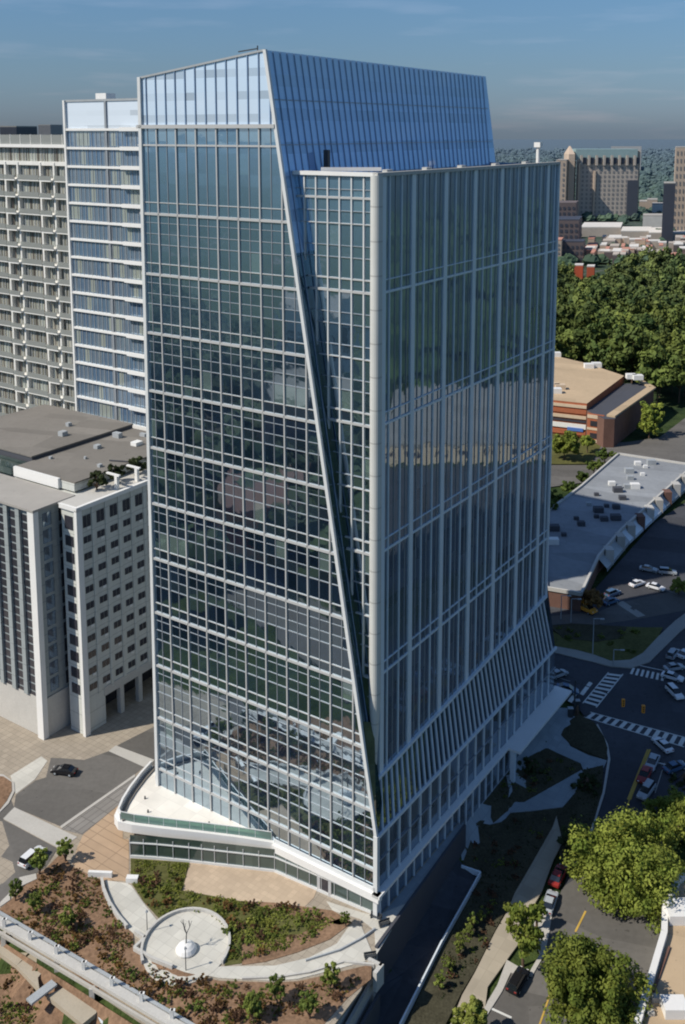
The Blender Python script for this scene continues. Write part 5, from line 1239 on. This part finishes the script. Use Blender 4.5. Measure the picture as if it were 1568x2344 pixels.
# wood behind the brick shops: individual crowns
fprotos = [tree_proto('woodland_tree', 'x', 'tree', 'woodland trees', 15, 6.5 + .6 * k, 4, M['leaf_forest'], 46, 34, .85, 100 + k, rz=6.5) for k in range(4)]
r3 = random.Random(21); n = 0
rows_ = []
y = 606.
while y < 905:
    Y = 2351.4 * 113 / (y + 35 - 302)
    stepx = 10.5 * 2351.4 / Y; x = 1240 + r3.uniform(0, 20)
    while x < 1625:
        keep = True
        if y > 820 and x < 1400: keep = False
        if y > 850 and x < 1470: keep = False
        if y > 875: keep = x > 1500
        if 1335 < x < 1372 and y < 640: keep = False
        if y < 622 and x < 1400: keep = x < 1330
        if keep: rows_.append((x + r3.uniform(-8, 8), y + r3.uniform(-5, 5)))
        x += stepx * r3.uniform(.8, 1.2)
    y += 15.
for (x, y) in rows_:
    Y = 2351.4 * 113 / (y + 35 - 302); X = (x - PX) * Y / 2351.4
    s = r3.choice((.7, .9, 1.15, 1.35, 1.7)) * r3.uniform(.9, 1.1)
    plant(fprotos[n % 4], X, Y, -.4, s, r3.uniform(0, 6), 'leafy green tree of the dense wood between the brick shops and the low roofs', 'tree', 'woodland trees', s * r3.uniform(.9, 1.2)); n += 1
print('wood trees', n)
# far wood as a mass
def far_wood(name, n, Y0, Y1, seed, label, size, ang=(-.42, .42), skip=None):
    r = random.Random(seed); b = MB(); tones = []
    for _ in range(n):
        u = r.random(); Y = Y0 * (Y1 / Y0) ** u; X = r.uniform(*ang) * Y
        if skip and skip(X, Y): continue
        s = size * r.uniform(.7, 1.4) * (1 + u * 1.2); z = 0; tone = r.random()
        k = len(b.v); m = 7; hgt = s * r.uniform(1., 1.6)
        for lv, (rr, zz_) in enumerate(((.9, .15), (1., .5), (.75, .8), (.3, 1.))):
            for i in range(m):
                g = i * 6.283 / m + lv * .4; q = rr * s * r.uniform(.75, 1.2)
                b.v.append((X + math.cos(g) * q, Y + math.sin(g) * q, hgt * zz_ * r.uniform(.88, 1.08)))
        for lv in range(3):
            for i in range(m):
                j = (i + 1) % m; b.f.append((k + lv * m + i, k + lv * m + j, k + (lv + 1) * m + j, k + (lv + 1) * m + i)); b.m.append(0); tones.append(tone * .8 + r.random() * .3)
        b.f.append(tuple(k + 3 * m + i for i in range(m))); b.m.append(0); tones.append(tone)
    o = b.build(name, M['leaf_far'], recalc=False); add_tone(o, tones); tag(o, label, 'wood', None, 'stuff')
def skip(X, Y):
    x = PX + X / Y * 2351.4; y = 302 + 113 * 2351.4 / Y
    return (1325 < x < 1620 and 505 < y < 650 and (x * 7 + y * 13) % 10 < 9.5) or (x > 1240 and y > 640)
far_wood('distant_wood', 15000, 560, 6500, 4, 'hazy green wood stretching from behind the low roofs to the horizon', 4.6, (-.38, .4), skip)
# surroundings mirrored in the glass: woods and a tan roofed hall beside the street
far_wood('nearby_wood', 1500, 120, 900, 5, 'dense wood on the far side of the street, out of frame to the right', 6., (.45, 3.), lambda X, Y: X < 262 or X > 1200)
far_wood('nearby_wood', 2600, 30, 900, 6, 'dense wood out of frame to the left, mirrored in the front of the tower', 6., (-14., -.6), lambda X, Y: X > -60 or X < -700 or (-420 < X < -60 and -30 < Y < 190 and (X * 3 + Y * 7) % 10 < 4.5))
def plain_block(label, q, h, wall, roof):
    cx = sum(p[0] for p in q) / 4; cy = sum(p[1] for p in q) / 4
    t = thing('roadside_building', label, 'building', (cx, cy, -2))
    b = MB(); b.prism(q, -3, h); w = b.build('wall', M[wall], t)
    b = MB(); b.prism([(cx + (x - cx) * 1.02, cy + (y - cy) * 1.02) for x, y in q], h + .05, h + .8); b.build('roof', M[roof], t)
    for (x0, y0), (x1, y1) in zip(q, q[1:] + q[:1]):
        n = max(2, int(math.hypot(x1 - x0, y1 - y0) / 9)); d = Vector((y1 - y0, x0 - x1)).normalized() * .1
        for k in range(n):
            u0, u1 = (k + .25) / n, (k + .75) / n
            P = [(x0 + (x1 - x0) * u + d.x * sg_, y0 + (y1 - y0) * u + d.y * sg_) for u, sg_ in ((u0, 1), (u1, 1))]
            b = MB(); b.prism([P[0], P[1], (P[1][0] - 2 * d.x, P[1][1] - 2 * d.y), (P[0][0] - 2 * d.x, P[0][1] - 2 * d.y)], h * .35, h * .65); b.build('window', M['window_dark'], w)
    return t
plain_block('wide tan roofed hall across the street, mirrored in the shaded side of the glass tower', [(192, 220), (258, 262), (246, 330), (172, 282)], 6, 'cream', 'roof_pale')
for k, (lab, x, y, w_, d_, h_, rot, wl_, rf_) in enumerate((
    ('low brick building out of frame at left, mirrored in the tower front beside the road', -150, 105, 34, 20, 10, .4, 'brick', 'dark_brick'),
    ('grey office building out of frame at left, mirrored in the middle of the tower front', -215, 70, 40, 26, 22, .3, 'dark_brick', 'roof_grey'),
    ('white office building out of frame at far left, mirrored high in the tower front', -330, 20, 50, 30, 34, .5, 'concrete', 'roof_grey'),
    ('cream building out of frame at left behind the low brick one', -260, 150, 44, 24, 16, .2, 'cream', 'retaining'),
    ('dark brick building out of frame at left, farther than the cream one', -420, 120, 60, 30, 26, .1, 'dark_brick', 'roof_grey'))):
    c_, s_2 = math.cos(rot), math.sin(rot)
    plain_block(lab, [(x + c_ * i_ * w_ / 2 - s_2 * j_ * d_ / 2, y + s_2 * i_ * w_ / 2 + c_ * j_ * d_ / 2) for i_, j_ in ((-1, -1), (1, -1), (1, 1), (-1, 1))], h_, wl_, rf_)
o = drape('street', [(-60, 96), (-60, 112), (-130, 128), (-420, 50), (-420, 36), (-130, 110)], h_low, .08, M['asphalt'], .2, 12.); tag(o, kind='structure')
o = drape('street', [(90, 110), (190, 215), (165, 285), (250, 340), (230, 380), (110, 250)], h_low, .08, M['dark_asphalt'], .2, 12.); tag(o, kind='structure')

# ------------------------------------------------------------------ light, sky, camera
SUN_AZ, SUN_EL = 69., 44.                          # light travels towards azimuth 69 (from +Y to +X)
sd_ = Vector((math.sin(R(SUN_AZ)) * math.cos(R(SUN_EL)), math.cos(R(SUN_AZ)) * math.cos(R(SUN_EL)), -math.sin(R(SUN_EL))))
li = bpy.data.lights.new('sun', 'SUN'); li.energy = 4.8; li.angle = R(.5); li.color = (1., .93, .82)
lo_ = bpy.data.objects.new('sun', li); col.objects.link(lo_); lo_.rotation_euler = sd_.to_track_quat('-Z', 'Y').to_euler()
wd = bpy.data.worlds.new('World'); sc.world = wd; wd.use_nodes = True
nt = wd.node_tree; bg = nt.nodes['Background']
sky = nt.nodes.new('ShaderNodeTexSky'); sky.sky_type = 'NISHITA'; sky.sun_disc = False
sky.sun_elevation = R(SUN_EL); sky.sun_rotation = R(SUN_AZ + 180); sky.altitude = 300; sky.air_density = 1.; sky.dust_density = .6; sky.ozone_density = 1.5
# haze layer and thin cloud streaks, by height above the horizon
tc = nt.nodes.new('ShaderNodeTexCoord'); sx = nt.nodes.new('ShaderNodeSeparateXYZ'); nt.links.new(tc.outputs['Generated'], sx.inputs[0])
cr = nt.nodes.new('ShaderNodeValToRGB'); nt.links.new(sx.outputs[2], cr.inputs[0])
e = cr.color_ramp.elements; e[0].position = 0.; e[0].color = (.21, .285, .47, 1); e[1].position = .5; e[1].color = (.52, .64, .76, 1)
for p, c in ((.02, (.235, .31, .49, 1)), (.06, (.27, .355, .49, 1)), (.13, (.32, .44, .56, 1))): q = e.new(p); q.color = c
mpn = nt.nodes.new('ShaderNodeMapping'); mpn.inputs['Scale'].default_value = (3., 3., 26.); nt.links.new(tc.outputs['Generated'], mpn.inputs[0])
nz = nt.nodes.new('ShaderNodeTexNoise'); nz.inputs['Scale'].default_value = 2.4; nz.inputs['Detail'].default_value = 5; nt.links.new(mpn.outputs[0], nz.inputs[0])
cl = nt.nodes.new('ShaderNodeValToRGB'); nt.links.new(nz.outputs[0], cl.inputs[0]); cl.color_ramp.elements[0].position = .53; cl.color_ramp.elements[1].position = .74
cl.color_ramp.elements[0].color = (1, 1, 1, 1); cl.color_ramp.elements[1].color = (1.35, 1.15, 1.1, 1)
mu = nt.nodes.new('ShaderNodeMix'); mu.data_type = 'RGBA'; mu.blend_type = 'MULTIPLY'; mu.inputs[0].default_value = 1
nt.links.new(sky.outputs[0], mu.inputs[6]); nt.links.new(cr.outputs[0], mu.inputs[7])
m2 = nt.nodes.new('ShaderNodeMix'); m2.data_type = 'RGBA'; m2.blend_type = 'MULTIPLY'; m2.inputs[0].default_value = 1
nt.links.new(mu.outputs[2], m2.inputs[6]); nt.links.new(cl.outputs[0], m2.inputs[7]); nt.links.new(m2.outputs[2], bg.inputs[0])
bg.inputs[1].default_value = .15

cam = bpy.data.cameras.new('camera'); co = bpy.data.objects.new('camera', cam); col.objects.link(co)
co.location = (0, 0, HC); co.rotation_euler = (math.pi / 2 - TH, 0, 0)
cam.sensor_fit = 'HORIZONTAL'; cam.sensor_width = 36; cam.lens = F / 1568 * 36
cam.shift_x = (784 - PX) / 1568; cam.shift_y = (PY - 1172) / 1568
cam.clip_start = 1; cam.clip_end = 30000
sc.camera = co
sc.view_settings.view_transform = 'Standard'; sc.view_settings.look = 'None'; sc.view_settings.exposure = 0
sc.cycles.max_bounces = 6; sc.cycles.transparent_max_bounces = 8
sc.cycles.filter_width = 2.0
